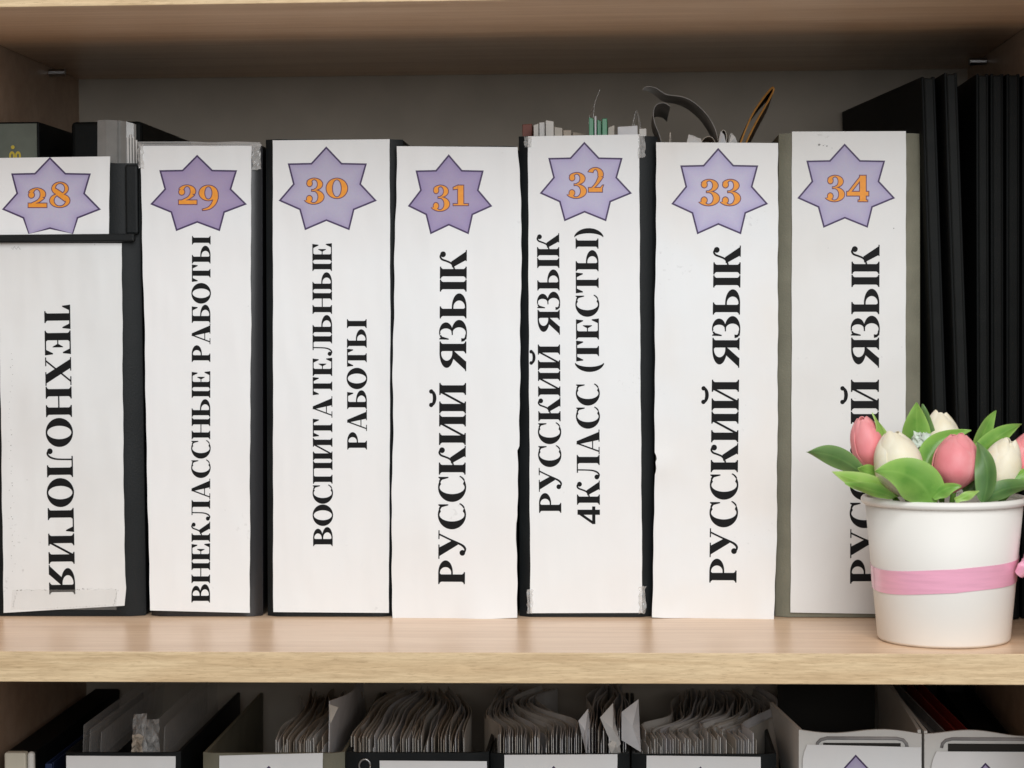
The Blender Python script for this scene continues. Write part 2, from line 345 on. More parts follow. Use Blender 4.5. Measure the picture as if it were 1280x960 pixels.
def tess(p, e=0):
    """a primitive as convex polygons, grown by e"""
    k = p[0]
    if k == 'r': return [[(p[1]-e, p[2]-e), (p[3]+e, p[2]-e), (p[3]+e, p[4]+e), (p[1]-e, p[4]+e)]]
    if k == 'q':
        pts = fix(list(p[1]))
        if not e: return [pts]
        n = len(pts); out = []
        for i in range(n):
            a, b, c = Vector(pts[i-1]), Vector(pts[i]), Vector(pts[(i+1) % n])
            d1 = (b-a).normalized(); d2 = (c-b).normalized()
            n1 = Vector((d1.y, -d1.x)); n2 = Vector((d2.y, -d2.x)); m = (n1+n2)
            m = m/max(.35, m.length_squared/2); out.append(tuple(b+m*e))
        return [out]
    if k == 'b':
        return [[(p[1]+(p[3]+e)*math.cos(2*math.pi*i/18), p[2]+(p[3]+e)*math.sin(2*math.pi*i/18)) for i in range(18)]]
    if k == 'o':
        _, cx, cy, rx, ry, tx, ty, a0, a1 = p
        if e and a1-a0 < 359: da = math.degrees(e/max(rx, ry)); a0 -= da; a1 += da
        rx += e; ry += e; tx += 2*e; ty += 2*e
        n = max(8, int((a1-a0)/9)); out = []
        for i in range(n):
            q = []
            for a, inn in ((a0+(a1-a0)*i/n, 0), (a0+(a1-a0)*(i+1)/n, 0), (a0+(a1-a0)*(i+1)/n, 1), (a0+(a1-a0)*i/n, 1)):
                a = math.radians(a); q.append((cx+(rx-inn*tx)*math.cos(a), cy+(ry-inn*ty)*math.sin(a)))
            out.append(q)
        return out
    if k == 's':
        pts = [Vector((a, b)) for a, b, _ in p[1]]; ws = [c+2*e for _, _, c in p[1]]
        # resample with a Catmull-Rom spline when it bends
        if len(pts) > 2:
            np_, nw = [], []
            for i in range(len(pts)-1):
                a = pts[max(i-1, 0)]; b = pts[i]; c = pts[i+1]; d = pts[min(i+2, len(pts)-1)]
                for t in (0, .25, .5, .75):
                    np_.append(.5*((2*b)+(c-a)*t+(2*a-5*b+4*c-d)*t*t+(-a+3*b-3*c+d)*t**3)); nw.append(ws[i]+(ws[i+1]-ws[i])*t)
            np_.append(pts[-1]); nw.append(ws[-1]); pts, ws = np_, nw
        if e:
            pts = list(pts); pts[0] = pts[0]-(pts[1]-pts[0]).normalized()*e; pts[-1] = pts[-1]+(pts[-1]-pts[-2]).normalized()*e
        L = []
        for i in range(len(pts)):
            t = (pts[min(i+1, len(pts)-1)]-pts[max(i-1, 0)]).normalized(); n = Vector((t.y, -t.x))
            L.append((tuple(pts[i]+n*ws[i]/2), tuple(pts[i]-n*ws[i]/2)))
        return [fix([L[i][0], L[i+1][0], L[i+1][1], L[i][1]]) for i in range(len(L)-1)]

STAR = [(503,25),(660,190),(910,195),(852,400),(1010,568),(785,660),(735,862),(505,770),(290,862),(235,660),(27,568),(170,400),(118,195),(352,190)]
STAR = [((x-27)/983, (y-25)/837) for x, y in STAR]

# ------------------------------------------------------------------ printed labels
class Sheet:
    """a paper label lying on a spine: maps photo pixels to its gently buckled surface"""
    def __init__(s, Y, amp, seed, waves=(1.0, 1.0)):
        s.Y = Y; s.a = amp; s.s = seed; s.w = waves; s.lift = []; s.hem = 0
    def dy(s, p):
        x, z = p.x*s.w[0], p.z*s.w[1]
        d = -s.hem*math.exp(-abs(p.z)/.011)*(.55+.3*math.sin(75*p.x+s.s)+.3*math.sin(170*p.x+2*s.s))-s.a*(.5+.5*math.sin(34*x+7*z+s.s)) - .6*s.a*(.5+.5*math.sin(19*z-11*x+1.7*s.s))
        for (lx, lz, rad, h) in s.lift:
            d -= h*math.exp(-((p.x-lx)**2+(p.z-lz)**2)/(2*rad*rad))
        return d
    def at(s, px, py, off=0):
        p = P(px, py, s.Y); p.y += s.dy(p)-off; return p
def edge(pts, y):
    if y <= pts[0][1]: return pts[0][0]
    for (xa, ya), (xb, yb) in zip(pts, pts[1:]):
        if y <= yb: return xa+(xb-xa)*(y-ya)/(yb-ya)
    return pts[-1][0]
def paper(root, sh, left, right, top, bot, material, name='paper_label', nu=10, nv=60, wob=.5, seed=0, thick=.0003, label=None, botwave=0):
    """left/right edges as pixel polylines (x,y); top/bot are (y at left, y at right)"""
    r = random.Random(seed); ph = r.random()*9
    mb = MB(); rows = []
    for j in range(nv+1):
        v = j/nv; row = []
        for i in range(nu+1):
            u = i/nu
            y = (top[0]+(top[1]-top[0])*u)*(1-v)+(bot[0]+(bot[1]-bot[0])*u)*v
            y += v*botwave*(math.sin(5*u+ph)+.5*math.sin(13*u+2*ph))
            xl = edge(left, y)+wob*(math.sin(y*.045+ph)*.6+math.sin(y*.13+2*ph)*.4)
            xr = edge(right, y)+wob*(math.sin(y*.05+3*ph)*.6+math.sin(y*.17+ph)*.4)
            row.append(sh.at(xl+(xr-xl)*u, y))
        rows.append(row)
    mb.grid(rows[::-1])
    bk = [[p+Vector((0, thick, 0)) for p in row] for row in rows]
    mb.grid(bk)
    ring = lambda g: g[0]+[x[-1] for x in g[1:-1]]+g[-1][::-1]+[x[0] for x in g[-2:0:-1]]
    A_, B_ = ring(rows), ring(bk)
    mb.grid([A_+A_[:1], B_+B_[:1]])
    return mb.build(name, material, root, smooth=True, label=label)
def polys_to(mb, polys, f, off, mi=0):
    for q in polys:
        o = len(mb.v); mb.v += [f(x, y, off) for x, y in q]
        mb.f.append(tuple(range(o, o+len(q)))); mb.m.append(mi)
def lettering(lab, sh, text, b0, b1, cap, name='lettering'):
    """b0,b1: baseline start/end pixels; cap: pixel vector of one cap height"""
    adv = []; x = 0
    for c in text:
        adv.append(x); x += GL[c][1]+.035
    tot = x-.035; mb = MB(); k = 0
    ux, uy = (b1[0]-b0[0])/tot, (b1[1]-b0[1])/tot
    for c, a in zip(text, adv):
        for p in GL[c][0]:
            k += 1
            polys_to(mb, tess(p), lambda gx, gy, o: sh.at(b0[0]+ux*(gx+a)+cap[0]*gy, b0[1]+uy*(gx+a)+cap[1]*gy, o), .00016+(k % 9)*.000006)
    return mb.build(name, M['ink'], lab)
def star_mat(name, mid, rim):
    m = bpy.data.materials.new(name); m.use_nodes = True; nt = m.node_tree; b = nt.nodes['Principled BSDF']
    b.inputs['Roughness'].default_value = .5; b.inputs['Specular IOR Level'].default_value = .3
    at = nt.nodes.new('ShaderNodeAttribute'); at.attribute_name = 'rim'
    n = nt.nodes.new('ShaderNodeTexNoise'); n.inputs['Scale'].default_value = 900
    tc = nt.nodes.new('ShaderNodeTexCoord'); nt.links.new(tc.outputs['Object'], n.inputs['Vector'])
    mx = nt.nodes.new('ShaderNodeMix'); mx.data_type = 'RGBA'
    nt.links.new(at.outputs['Fac'], mx.inputs['Factor']); mx.inputs['A'].default_value = (*mid, 1); mx.inputs['B'].default_value = (*rim, 1)
    m2 = nt.nodes.new('ShaderNodeMix'); m2.data_type = 'RGBA'; m2.blend_type = 'OVERLAY'; m2.inputs['Factor'].default_value = .07
    nt.links.new(mx.outputs['Result'], m2.inputs['A']); nt.links.new(n.outputs['Color'], m2.inputs['B'])
    nt.links.new(m2.outputs['Result'], b.inputs['Base Color']); return m
def star(lab, sh, x0, x1, y0, y1, material, line=2.1, clip=None):
    """clip: pixel y below which the card's holder hides the print"""
    pts = [(x0+(x1-x0)*a, y0+(y1-y0)*b) for a, b in STAR]
    cx, cy = (x0+x1)/2, y0+(y1-y0)*.52
    mb = MB(); cols = []
    cl = lambda y: min(y, clip) if clip else y
    n = len(pts)
    def off(e):
        out = []
        for i in range(n):
            a, b, c = Vector(pts[i-1]), Vector(pts[i]), Vector(pts[(i+1) % n])
            d1 = (b-a).normalized(); d2 = (c-b).normalized()
            m = Vector((d1.y, -d1.x))+Vector((d2.y, -d2.x)); m = m/max(.5, m.length_squared/2)
            out.append(b+m*e)
        return out
    outer = pts; rings = [off(-line), off(-line-5), off(-line-13)]
    # outline ring
    o = len(mb.v); mb.v += [sh.at(x, cl(y), .00010) for x, y in outer]+[sh.at(x, cl(y), .00010) for x, y in rings[0]]; cols += [1]*2*n
    for i in range(n): mb.f.append((o+n+i, o+n+(i+1) % n, o+(i+1) % n, o+i)); mb.m.append(1)
    for (ra, ca), (rb, cb) in (((rings[0], 1), (rings[1], .45)), ((rings[1], .45), (rings[2], .12))):
        o = len(mb.v); mb.v += [sh.at(x, cl(y), .00008) for x, y in ra]+[sh.at(x, cl(y), .00008) for x, y in rb]; cols += [ca]*n+[cb]*n
        for i in range(n): mb.f.append((o+n+i, o+n+(i+1) % n, o+(i+1) % n, o+i)); mb.m.append(0)
    o = len(mb.v); mb.v += [sh.at(x, cl(y), .00008) for x, y in rings[2]]+[sh.at(cx, cy, .00008)]; cols += [.12]*n+[0]
    for i in range(n): mb.f.append((o+n, o+(i+1) % n, o+i)); mb.m.append(0)
    ob = mb.build('star', [material, M['star_line']], lab)
    at = ob.data.attributes.new('rim', 'FLOAT', 'POINT'); at.data.foreach_set('value', cols)
    return ob
def number(lab, sh, items):
    """each item: figure, pixel box it fills"""
    mb = MB()
    for d, x0, x1, y0, y1 in items:
        pr = DG[d]; allp = [q for p in pr for poly in tess(p) for q in poly]
        ax, bx = min(q[0] for q in allp), max(q[0] for q in allp); ay, by = min(q[1] for q in allp), max(q[1] for q in allp)
        f = lambda gx, gy, o: sh.at(x0+(gx-ax)/(bx-ax)*(x1-x0), y1+(gy-ay)/(by-ay)*(y0-y1), o)
        for k, p in enumerate(pr): polys_to(mb, tess(p, .030), f, .00013+k*.000004, 1)
        for k, p in enumerate(pr): polys_to(mb, tess(p, -.006), f, .00018+k*.000004, 0)
    return mb.build('number', [M['digit'], M['digit_line']], lab)

# ------------------------------------------------------------------ the bookcase
S, DB, XL, XR = .3861, .3853, -.3244, .3611
ZB = -.404                                        # top of the shelf below
bc = thing('bookcase', (0.02, .19, ZB-.018), 'light oak open bookcase whose shelves carry all the binders', 'bookcase')
def board(name, z0, z1, parent):
    b = MB().box(XL, .0012, z0, XR, DB, z1).build(name, M['wood_top'], parent, bevel=.0006)
    MB().box(XL, -.0002, z0-.0001, XR, .0010, z1+.0001).build('edge_band', M['wood_edge'], b, bevel=.0004)
    return b
board('shelf', -.018, 0, bc); board('shelf', S, S+.018, bc); board('shelf', ZB-.018, ZB, bc)
for xa, xb in ((XL-.018, XL-.0004), (XR+.0004, XR+.018)):
    MB().box(xa, 0, ZB-.06, xb, DB+.004, S+.25).build('side_panel', M['side'], bc, bevel=.0005)
MB().box(XL-.018, DB+.0006, ZB-.06, XR+.018, DB+.006, S+.25).build('back_panel', M['back'], bc)
for x, s in ((XL, 1), (XR, -1)):
    MB().tube([(x, .30, S-.0045), (x+s*.012, .30, S-.0045)], .0028, 10).build('shelf_pin', M['metal'], bc, smooth=False)

# ------------------------------------------------------------------ binders
def pts4(xa, xb, xc, xd, yt, yb, Y):
    """spine corners from pixels: top-left, top-right, bottom-right, bottom-left"""
    return P(xa, yt, Y), P(xb, yt, Y), P(xc, yb, Y), P(xd, yb, Y)
def binder(label, tl, tr, br, bl, yt, yb, Y, depth, m, cat='binder', group=None, round_=.0025, pages=True, name='ring_binder', zbase=0.0, taper=0):
    A, B, Cc, D = pts4(tl, tr, br, bl, yt, yb, Y)
    for q in (Cc, D): q.z = zbase+.0004
    root = thing(name, ((D.x+Cc.x)/2, Y+depth/2, zbase), label, cat, group)
    th = .0026
    # spine: shallow bowed plate
    rows = []
    for j in range(9):
        v = j/8; l = D.lerp(A, v); r = Cc.lerp(B, v); row = []
        for i in range(13):
            u = i/12; p = l.lerp(r, u)
            e = min(u, 1-u)*(r.x-l.x); dy = 0
            if e < .005: dy = .005-math.sqrt(max(0, .005**2-(.005-e)**2))
            p = p+Vector((0, dy*.8, 0)); row.append(p)
        rows.append(row)
    MB().grid(rows).build('spine', m, root, smooth=True, solid=th, off=-1)
    for a, b, s in ((D, A, 1), (Cc, B, -1)):
        y0, y1 = Y+.0062, Y+depth; k = taper if s < 0 else 0
        MB().hexa([(a.x, y0, a.z), (a.x+s*th, y0, a.z), (a.x+s*th-k, y1, a.z), (a.x-k, y1, a.z)],
                  [(b.x, y0, b.z), (b.x+s*th, y0, b.z), (b.x+s*th-k, y1, b.z), (b.x-k, y1, b.z)]).build('cover_board', m, root, bevel=.0007)
    if pages:
        x0, x1 = max(D.x, A.x)+.006, min(B.x, Cc.x)-.006-taper
        MB().box(x0, Y+.02, zbase+.004, x1, Y+depth-.012, A.z-.022).build('page_block', M['sheet1'], root)
    return root
YS = .1482
LETT = {}
def pm(seed, speck=.2, tint=(.80, .80, .80), col=(.805, .82, .828)): return paper_mat('label_paper_%d' % seed, col, tint, speck*.55, seed)
ST = {n: star_mat('star_print_%d' % n, a, b) for n, (a, b) in {
    28: ((.49, .46, .60), (.38, .33, .52)), 29: ((.385, .315, .47), (.32, .255, .43)), 30: ((.46, .43, .56), (.38, .33, .50)), 31: ((.38, .32, .485), (.31, .25, .44)),
    32: ((.50, .475, .63), (.42, .37, .58)), 33: ((.545, .515, .67), (.42, .38, .60)), 34: ((.47, .44, .57), (.39, .345, .53))}.items()}

def specks(lab, sh, pts, m='smudge'):
    """small scuffs and toner specks on a label"""
    mb = MB(); r = random.Random(len(pts))
    for k, (x, y, q) in enumerate(pts):
        n = 7; a0 = r.random()*6
        polys_to(mb, [[(x+q*r.uniform(.6, 1.2)*math.cos(a0+2*math.pi*i/n), y-q*r.uniform(.5, 1.1)*math.sin(a0+2*math.pi*i/n)) for i in range(n)]], lambda gx, gy, o: sh.at(gx, gy, o), .00014+(k % 7)*.000005)
    return mb.build('smudge', M[m], lab)
M['smudge'] = mat('grey_scuff', (.30, .29, .28), .7, .2, noise=.4, nscale=400)
# --- 28: upside-down black binder with a ledge and a number card above it
b28 = binder('black binder standing upside down, card 28 tucked above a ledge, lettering running down', -26, 173, 180.5, -14, 204, 770, YS, .232, M['black'], pages=False,
             group='lettered binders on the middle shelf')
sh = Sheet(YS-.0012, .0007, 2.0); m28 = pm(28, .6, (.70, .705, .70), (.74, .755, .755))
lab = paper(b28, sh, [(-22, 303), (-3, 303), (1, 500), (5, 766)], [(152.5, 303), (154, 500), (156, 690), (158, 735), (156, 757)], (303.5, 304), (766, 757), m28, seed=3, wob=.5)
lettering(lab, sh, 'ТЕХНОЛОГИЯ', (55.4, 380.5), (61.8, 743), (32.6, -.4))
r_ = random.Random(5); pl = []
for x in range(22, 148, 3): pl += [(x+r_.uniform(-1, 1), 737.5-(x-22)*.012+r_.uniform(-.8, .8), r_.uniform(.3, .8))]
for y in range(738, 760, 2): pl += [(147-(y-738)*.25+r_.uniform(-1, 1), y, r_.uniform(.3, .8)), (21-(y-738)*.2+r_.uniform(-1, 1), y, r_.uniform(.3, .7))]
for y in range(440, 720, 7): pl += [(13+r_.uniform(-3, 3)+(y-440)*.012, y+r_.uniform(-3, 3), r_.uniform(.25, .7))]
for x in range(60, 140, 4): pl += [(x, 764-(x-5)*.055+r_.uniform(-1, .3), r_.uniform(.3, .6))]
for k in range(14): pl += [(15+k*.8, 310+1.5*math.sin(k*1.1), .5)]
specks(lab, sh, pl)
tp = MB().grid([[sh.at(x, y, .00035) for x in np.linspace(16-(y-737)*.1, 147-(y-737)*.05, 8)] for y in (762, 750, 737)])
tp.build('tape', M['tape'], lab, smooth=True)
shc = Sheet(YS-.0024, .0008, 4.0)
card = paper(b28, shc, [(-24, 190), (-24, 300)], [(137.5, 190), (136.5, 300)], (198, 195.5), (296, 292.5), pm(281, .3), name='number_card', nv=14, seed=5, wob=.4)
star(card, shc, 3, 126.5, 196.3, 297.5, ST[28], clip=292.3)
number(card, shc, [('2', 36.1, 59, 235.3, 259.3), ('8', 62.8, 87.7, 227.8, 259.3)])
a, b = P(-26, 293.5, YS-.006), P(167.5, 302, YS-.006)
MB().box(a.x, YS-.006, b.z, b.x, YS-.0006, a.z).build('ledge', M['black'], b28, bevel=.0012)
a, b = P(156.5, 205, YS-.0015), P(173.5, 293, YS-.0015)
MB().box(a.x, YS-.0035, b.z, b.x, YS+.002, a.z-.0005).build('corner_strip', M['black'], b28, bevel=.0015)
# folders standing inside 28
def slab(name, label, cat, x0, x1, ytop, Y, depth, m, group=None):
    a, b = P(x0, ytop, Y), P(x1, ytop, Y)
    r = thing(name, ((a.x+b.x)/2, Y+depth/2, .0006), label, cat, group)
    return r, a, b
r, a, b = slab('document_folder', 'black folder with a grey-green glossy front and yellow print, behind card 28', 'folder', -30, 49, 153, .165, .16, None)
MB().box(a.x, .165, .001, b.x, .325, a.z).build('body', M['black2'], r, bevel=.001)
c, d = P(-10, 155, .1645), P(47, 235, .1645)
MB().box(c.x, .1640, d.z, d.x, .1655, c.z).build('front_sheet', M['grey_green'], r)
mb = MB()
for dx in (0, 7.5):
    q = [P(15+dx+3.4*math.cos(t)*1.1, 195+6*math.sin(t), .1636) for t in np.linspace(0, 2*math.pi, 20)[:-1]]
    q2 = [P(15+dx+1.2*math.cos(t), 195+3*math.sin(t), .1636) for t in np.linspace(0, 2*math.pi, 20)[:-1]]
    mb.grid([q2, q], 0, True)
mb.add([P(16+2.4*math.cos(t), 184+2.4*math.sin(t), .1636) for t in np.linspace(0, 2*math.pi, 14)[:-1]], [tuple(range(13))[::-1]])
mb.build('printed_marks', M['yellow'], r)
r, a, b = slab('document_folder', 'black folder in a shiny grey plastic sleeve, top poking up between 28 and 29', 'folder', 86, 177, 152, .166, .19, None)
MB().box(a.x+.001, .167, .001, b.x, .335, a.z).build('body', M['black2'], r, bevel=.003, seg=3)
rows = []
for y in np.linspace(204, 150.5, 8):
    rows.append([P(x, y+dyy, .1655+o) for x, o, dyy in ((122, .0005, 0), (133, -.001, -.8), (146, -.0016, 0), (149, .001, 0), (158, -.001, 1.5), (167, .0005, 4), (176, .004, 8))])
MB().grid(rows).build('plastic_sleeve', M['silver'], r, solid=.0004)
mb = MB()
for x, y in ((159, 172), (162.5, 168), (166, 171), (169.5, 175)):
    a, b = P(x, y, .1625), P(x+2.2, 204, .1625)
    mb.box(a.x, .1622, b.z, b.x, .1636, a.z)
mb.build('pocket_edges', M['sheet0'], r)

# --- 29
b29 = binder('black binder with a paper label under film, star 29 and lettering ВНЕКЛАССНЫЕ РАБОТЫ', 175, 326, 327, 188, 181, 770, YS, .232, M['gloss_black'], group='lettered binders on the middle shelf')
sh = Sheet(YS-.0010, .0006, 1.2)
lab = paper(b29, sh, [(176, 182), (178, 300), (181, 400), (183.5, 560), (186.5, 700), (188, 765)], [(314.5, 182), (313.5, 300), (314, 400), (312.5, 560), (312.5, 766)], (182.5, 182), (763, 766), pm(29, .25), seed=8)
star(lab, sh, 188.1, 308.8, 193.4, 289, ST[29])
number(lab, sh, [('2', 223.7, 246.2, 231.5, 255.4), ('9', 249.1, 272.8, 231.7, 262.9)])
lettering(lab, sh, 'ВНЕКЛАССНЫЕ РАБОТЫ', (262.8, 753), (263.5, 295), (-23.2, 0))
def crumple(parent, x0, x1, y0, y1, Y, seed, m=None, name='film_scrap', amp=.0022):
    r = random.Random(seed); rows = []
    nx, ny = 5, 8
    for j in range(ny+1):
        rows.append([P(x0+(x1-x0)*i/nx+r.uniform(-1, 1)*(1.2 if i in (0, nx) else .3), y1+(y0-y1)*j/ny+r.uniform(-1, 1)*.8, Y-r.random()*amp) for i in range(nx+1)])
    return MB().grid(rows).build(name, m or M['film'], parent, solid=.00015)
crumple(b29, 315, 326, 180, 212, YS-.0012, 1); crumple(b29, 172.5, 179, 180, 210, YS-.0012, 2)
crumple(b29, 172, 326, 177.5, 183, YS-.0004, 3, amp=.001)

# --- 30
b30 = binder('matt black binder with star 30 and two lines ВОСПИТАТЕЛЬНЫЕ РАБОТЫ', 331, 503, 490, 333.5, 174, 770, YS, .232, M['black'], group='lettered binders on the middle shelf')
sh = Sheet(YS-.0010, .0004, 5.0)
lab = paper(b30, sh, [(341, 174), (341.5, 400), (341.5, 766)], [(487, 174), (488, 400), (487, 600), (486, 766)], (175.5, 174), (765, 766), pm(30, .22), seed=12, wob=.3)
star(lab, sh, 348.4, 471.2, 183, 287.8, ST[30])
number(lab, sh, [('3', 380.9, 405, 223, 255), ('0', 408, 434.4, 223, 248)])
lettering(lab, sh, 'ВОСПИТАТЕЛЬНЫЕ', (416, 682.5), (415, 303), (-24.4, 0))
lettering(lab, sh, 'РАБОТЫ', (458.8, 561.8), (458.4, 399), (-24.6, 0))

# --- 31
b31 = binder('binder hidden by a wide wavy paper label that reaches the shelf, star 31, РУССКИЙ ЯЗЫК', 504, 645, 646, 493, 182.5, 770, YS-.001, .232, M['black'], group='lettered binders on the middle shelf')
sh = Sheet(YS-.0030, .0012, .4, (1.1, 1.1)); sh.hem = .0022; sh.lift = [(P(600, 770, YS).x, 0, .018, .0018), (P(494, 640, YS).x, P(494, 640, YS).z, .02, .0015)]
lab = paper(b31, sh, [(497, 183), (494.5, 280), (493, 350), (491, 480), (491.5, 560), (489.5, 650), (491, 773)], [(647, 184), (650, 230), (652, 262), (652, 290), (650, 450), (649.5, 559), (647, 561), (647.5, 645), (645.5, 655), (647, 772)], (183, 184), (773.5, 772), pm(31, .25), seed=16, wob=.8, nv=110, botwave=-.6)
star(lab, sh, 510, 615.6, 193, 293, ST[31])
number(lab, sh, [('3', 539.7, 562.2, 231.9, 264), ('1', 566.9, 585.6, 231.9, 256.9)])
lettering(lab, sh, 'РУССКИЙ ЯЗЫК', (581.5, 729.6), (583.8, 312.6), (-33.5, 0))

# --- 32
b32 = binder('black binder with star 32 and lettering РУССКИЙ ЯЗЫК 4КЛАСС (ТЕСТЫ)', 648, 822, 815, 649, 170, 770, YS, .232, M['black'], group='lettered binders on the middle shelf')
sh = Sheet(YS-.0010, .0006, 3.1)
lab = paper(b32, sh, [(660, 170), (661, 400), (663, 766)], [(799, 168), (800, 400), (802.5, 700), (803, 766)], (170.5, 168), (766.5, 766), pm(32, .25), seed=20, wob=.4)
star(lab, sh, 674.6, 790, 177.3, 276.7, ST[32])
number(lab, sh, [('3', 709, 733, 216, 247.8), ('2b', 735.3, 754.2, 209.7, 240)])
lettering(lab, sh, 'РУССКИЙ ЯЗЫК', (701.7, 641), (699, 291.5), (-27.8, 0))
lettering(lab, sh, '4КЛАСС (ТЕСТЫ)', (750, 655), (748, 283.8), (-28.6, 0))
crumple(b32, 798, 806, 168, 197, YS-.0012, 5); crumple(b32, 655.5, 664, 171, 184, YS-.0012, 6)
crumple(b32, 659, 666, 737, 767, YS-.0014, 7); crumple(b32, 799, 807, 733, 767, YS-.0014, 8)

# --- 33
b33 = binder('binder under a torn-edged paper label reaching the shelf, star 33, РУССКИЙ ЯЗЫК', 823.5, 970, 966, 818, 181, 770, YS-.001, .232, M['olive'], group='lettered binders on the middle shelf')
sh = Sheet(YS-.0030, .0009, 6.0); sh.hem = .0020; sh.lift = [(P(820, 580, YS).x, P(820, 580, YS).z, .008, .0022), (P(955, 765, YS).x, 0, .016, .0016)]
lab = paper(b33, sh, [(820, 178), (820.5, 250), (818.5, 400), (818.5, 568), (822, 571), (819, 577), (820, 587), (818, 592), (818, 640), (816.5, 700), (815, 773)], [(972.5, 178), (972, 500), (970.5, 690), (968, 745), (966.5, 774)], (178, 179), (771, 774.5), pm(33, .3, (.795, .775, .75)), seed=24, wob=.6, nv=150, botwave=.5)
star(lab, sh, 839, 960, 185, 293, ST[33])
number(lab, sh, [('3', 873.7, 899.2, 224.6, 257.1), ('3', 900.3, 925.4, 224.6, 257.1)])
lettering(lab, sh, 'РУССКИЙ ЯЗЫК', (920.5, 728), (926, 307), (-34, 0))

# --- 34
b34 = binder('olive grey binder with star 34, its РУССКИЙ ЯЗЫК half hidden by the flower cup', 974, 1151, 1151, 969.5, 166.5, 770, YS, .225, M['olive'], taper=.030, group='lettered binders on the middle shelf')
sh = Sheet(YS-.0012, .0005, 7.7)
lab = paper(b34, sh, [(990, 164), (989.5, 500), (988, 767)], [(1132.5, 164), (1131.5, 767)], (164.5, 164), (765.5, 768), pm(34, .4, (.73, .72, .70), (.765, .765, .755)), seed=28, wob=.35)
star(lab, sh, 996.5, 1118.8, 179.4, 284.8, ST[34])
number(lab, sh, [('3', 1031.9, 1055.6, 219.4, 251.9), ('4', 1058.5, 1085.6, 219.4, 251.9)])
specks(lab, sh, [(1023.8, 180.8, 1.9), (1029, 182, .8), (1033.5, 182.6, 1.0), (1031, 181, .4), (1117, 285.5, .8), (1035, 310, .5), (1012, 214, .4), (1040, 185, .5)])
lettering(lab, sh, 'РУССКИЙ ЯЗЫК', (1097.5, 729.5), (1099.4, 306), (-35, 0))
a, b = P(1096, 158, .20), P(1143.5, 300, .20)
MB().box(a.x, .20, b.z, b.x, .2015, a.z-.0035).build('divider_card', M['grey_sheet'], b34)

# ------------------------------------------------------------------ loose contents above 32 and 33
def sheets_obj(name, label, cat, loc, group=None): return thing(name, loc, label, cat, group)
r = sheets_obj('page_bundle', 'mixed white, green and brown-red sheets filed in the binder with star 32', 'papers', (P(735, 168, .25).x, .25, .004), 'papers filed in binders')
for x0_, x1_, yt, m, Y0 in ((653, 665, 156, 'red_tab', .19), (667, 673, 156, 'sheet4', .17), (674, 681, 153, 'sheet0', .172), (682, 692, 151.5, 'sheet4', .168), (693, 703, 160, 'sheet1', .175), (704, 714, 164, 'sheet3', .18),
                           (736, 742, 146.5, 'green_tab', .17), (743, 745.5, 146, 'sheet2', .171), (746.5, 752, 149, 'green_tab', .174), (752.5, 759, 148, 'green_tab', .168), (760, 768, 158, 'sheet1', .172), (772, 797, 157.5, 'sheet2', .166), (799, 808, 162, 'sheet4', .17), (716, 732, 165.5, 'sheet3', .2)):
    a, b = P(x0_, yt+rnd.uniform(-1.5, 1.5), Y0), P(x1_, yt+rnd.uniform(-2, 2.5), Y0)
    MB().hexa([(a.x, Y0, .006), (b.x, Y0, .006), (b.x, .36, .006), (a.x, .36, .006)], [(a.x, Y0, a.z), (b.x, Y0, b.z), (b.x, .36, b.z-.004), (a.x, .36, a.z-.006)]).build('sheet', M[m], r, bevel=.0004)
def ribbon(path, Y, dpt, m, parent, name='sheet', shift=(0, 0), solid=.0003, mi=None, taper=0):
    """a strip: pixel path at depth Y, swept back by dpt, its far edge shifted by pixels"""
    pp = []
    P4 = [Vector(p) for p in path]
    for i in range(len(P4)-1):
        a = P4[max(i-1, 0)]; b = P4[i]; c = P4[i+1]; d = P4[min(i+2, len(P4)-1)]
        for t in (0, .25, .5, .75):
            pp.append(.5*((2*b)+(c-a)*t+(2*a-5*b+4*c-d)*t*t+(-a+3*b-3*c+d)*t**3))
    pp.append(P4[-1])
    mb = MB(); rows = []
    n = len(pp)
    for i, q in enumerate(pp):
        k = i/(n-1)
        a = P(q[0], q[1], Y); b = P(q[0]+shift[0]*k, q[1]+shift[1]*k, Y)+Vector((0, dpt*(1-taper*k**1.5), 0))
        rows.append([a, a.lerp(b, .5)+Vector((0, 0, .0006)), b])
    mb.grid(rows)
    return mb.build(name, m, parent, smooth=True, solid=solid)
r = sheets_obj('clear_pocket', 'thin clear plastic pockets rising behind the label with star 32', 'plastic pocket', (P(760, 150, .2).x, .2, .004))
ribbon([(738, 180), (741, 150), (744, 128), (750, 112)], .19, .035, M['film'], r, 'pocket_edge', shift=(-14, 26))
ribbon([(786, 180), (790, 160), (796, 138), (800, 165), (803, 180)], .18, .02, M['film'], r, 'pocket_edge', shift=(4, 4))
r = tag(ribbon([(899, 190), (896, 168), (890, 153), (880, 139), (866, 127), (853, 121), (842, 119.5), (833, 118), (826, 114), (819, 109.5), (809, 108)], .185, .065, M['page_grey'], None, 'curled_sheet', shift=(-6, 4), taper=.97),
        'long grey printed page curling left out of the binder with star 33', 'paper')
r = tag(ribbon([(830, 190), (824, 168), (818, 152), (817, 138), (822, 130), (831, 129), (838, 133)], .18, .06, M['page_grey'], None, 'curled_sheet', shift=(-2, 9)),
        'short grey page rolled over into a hook above star 33', 'paper')
r = thing('folded_card', (P(940, 150, .19).x, .2, .2), 'folded brown card with orange edges leaning right above star 33', 'folded card')
fp = [(922, 190), (931, 165), (941, 143), (953, 125), (963, 112.5), (967, 110.5), (966, 116), (958, 131), (946, 152), (934, 176), (929, 190)]
ribbon(fp, .1872, .07, M['kraft'], r, 'fold', shift=(6, 6), solid=.0008)
ribbon(fp, .1862, .0008, M['orange_edge'], r, 'edge_strip', solid=.0011)
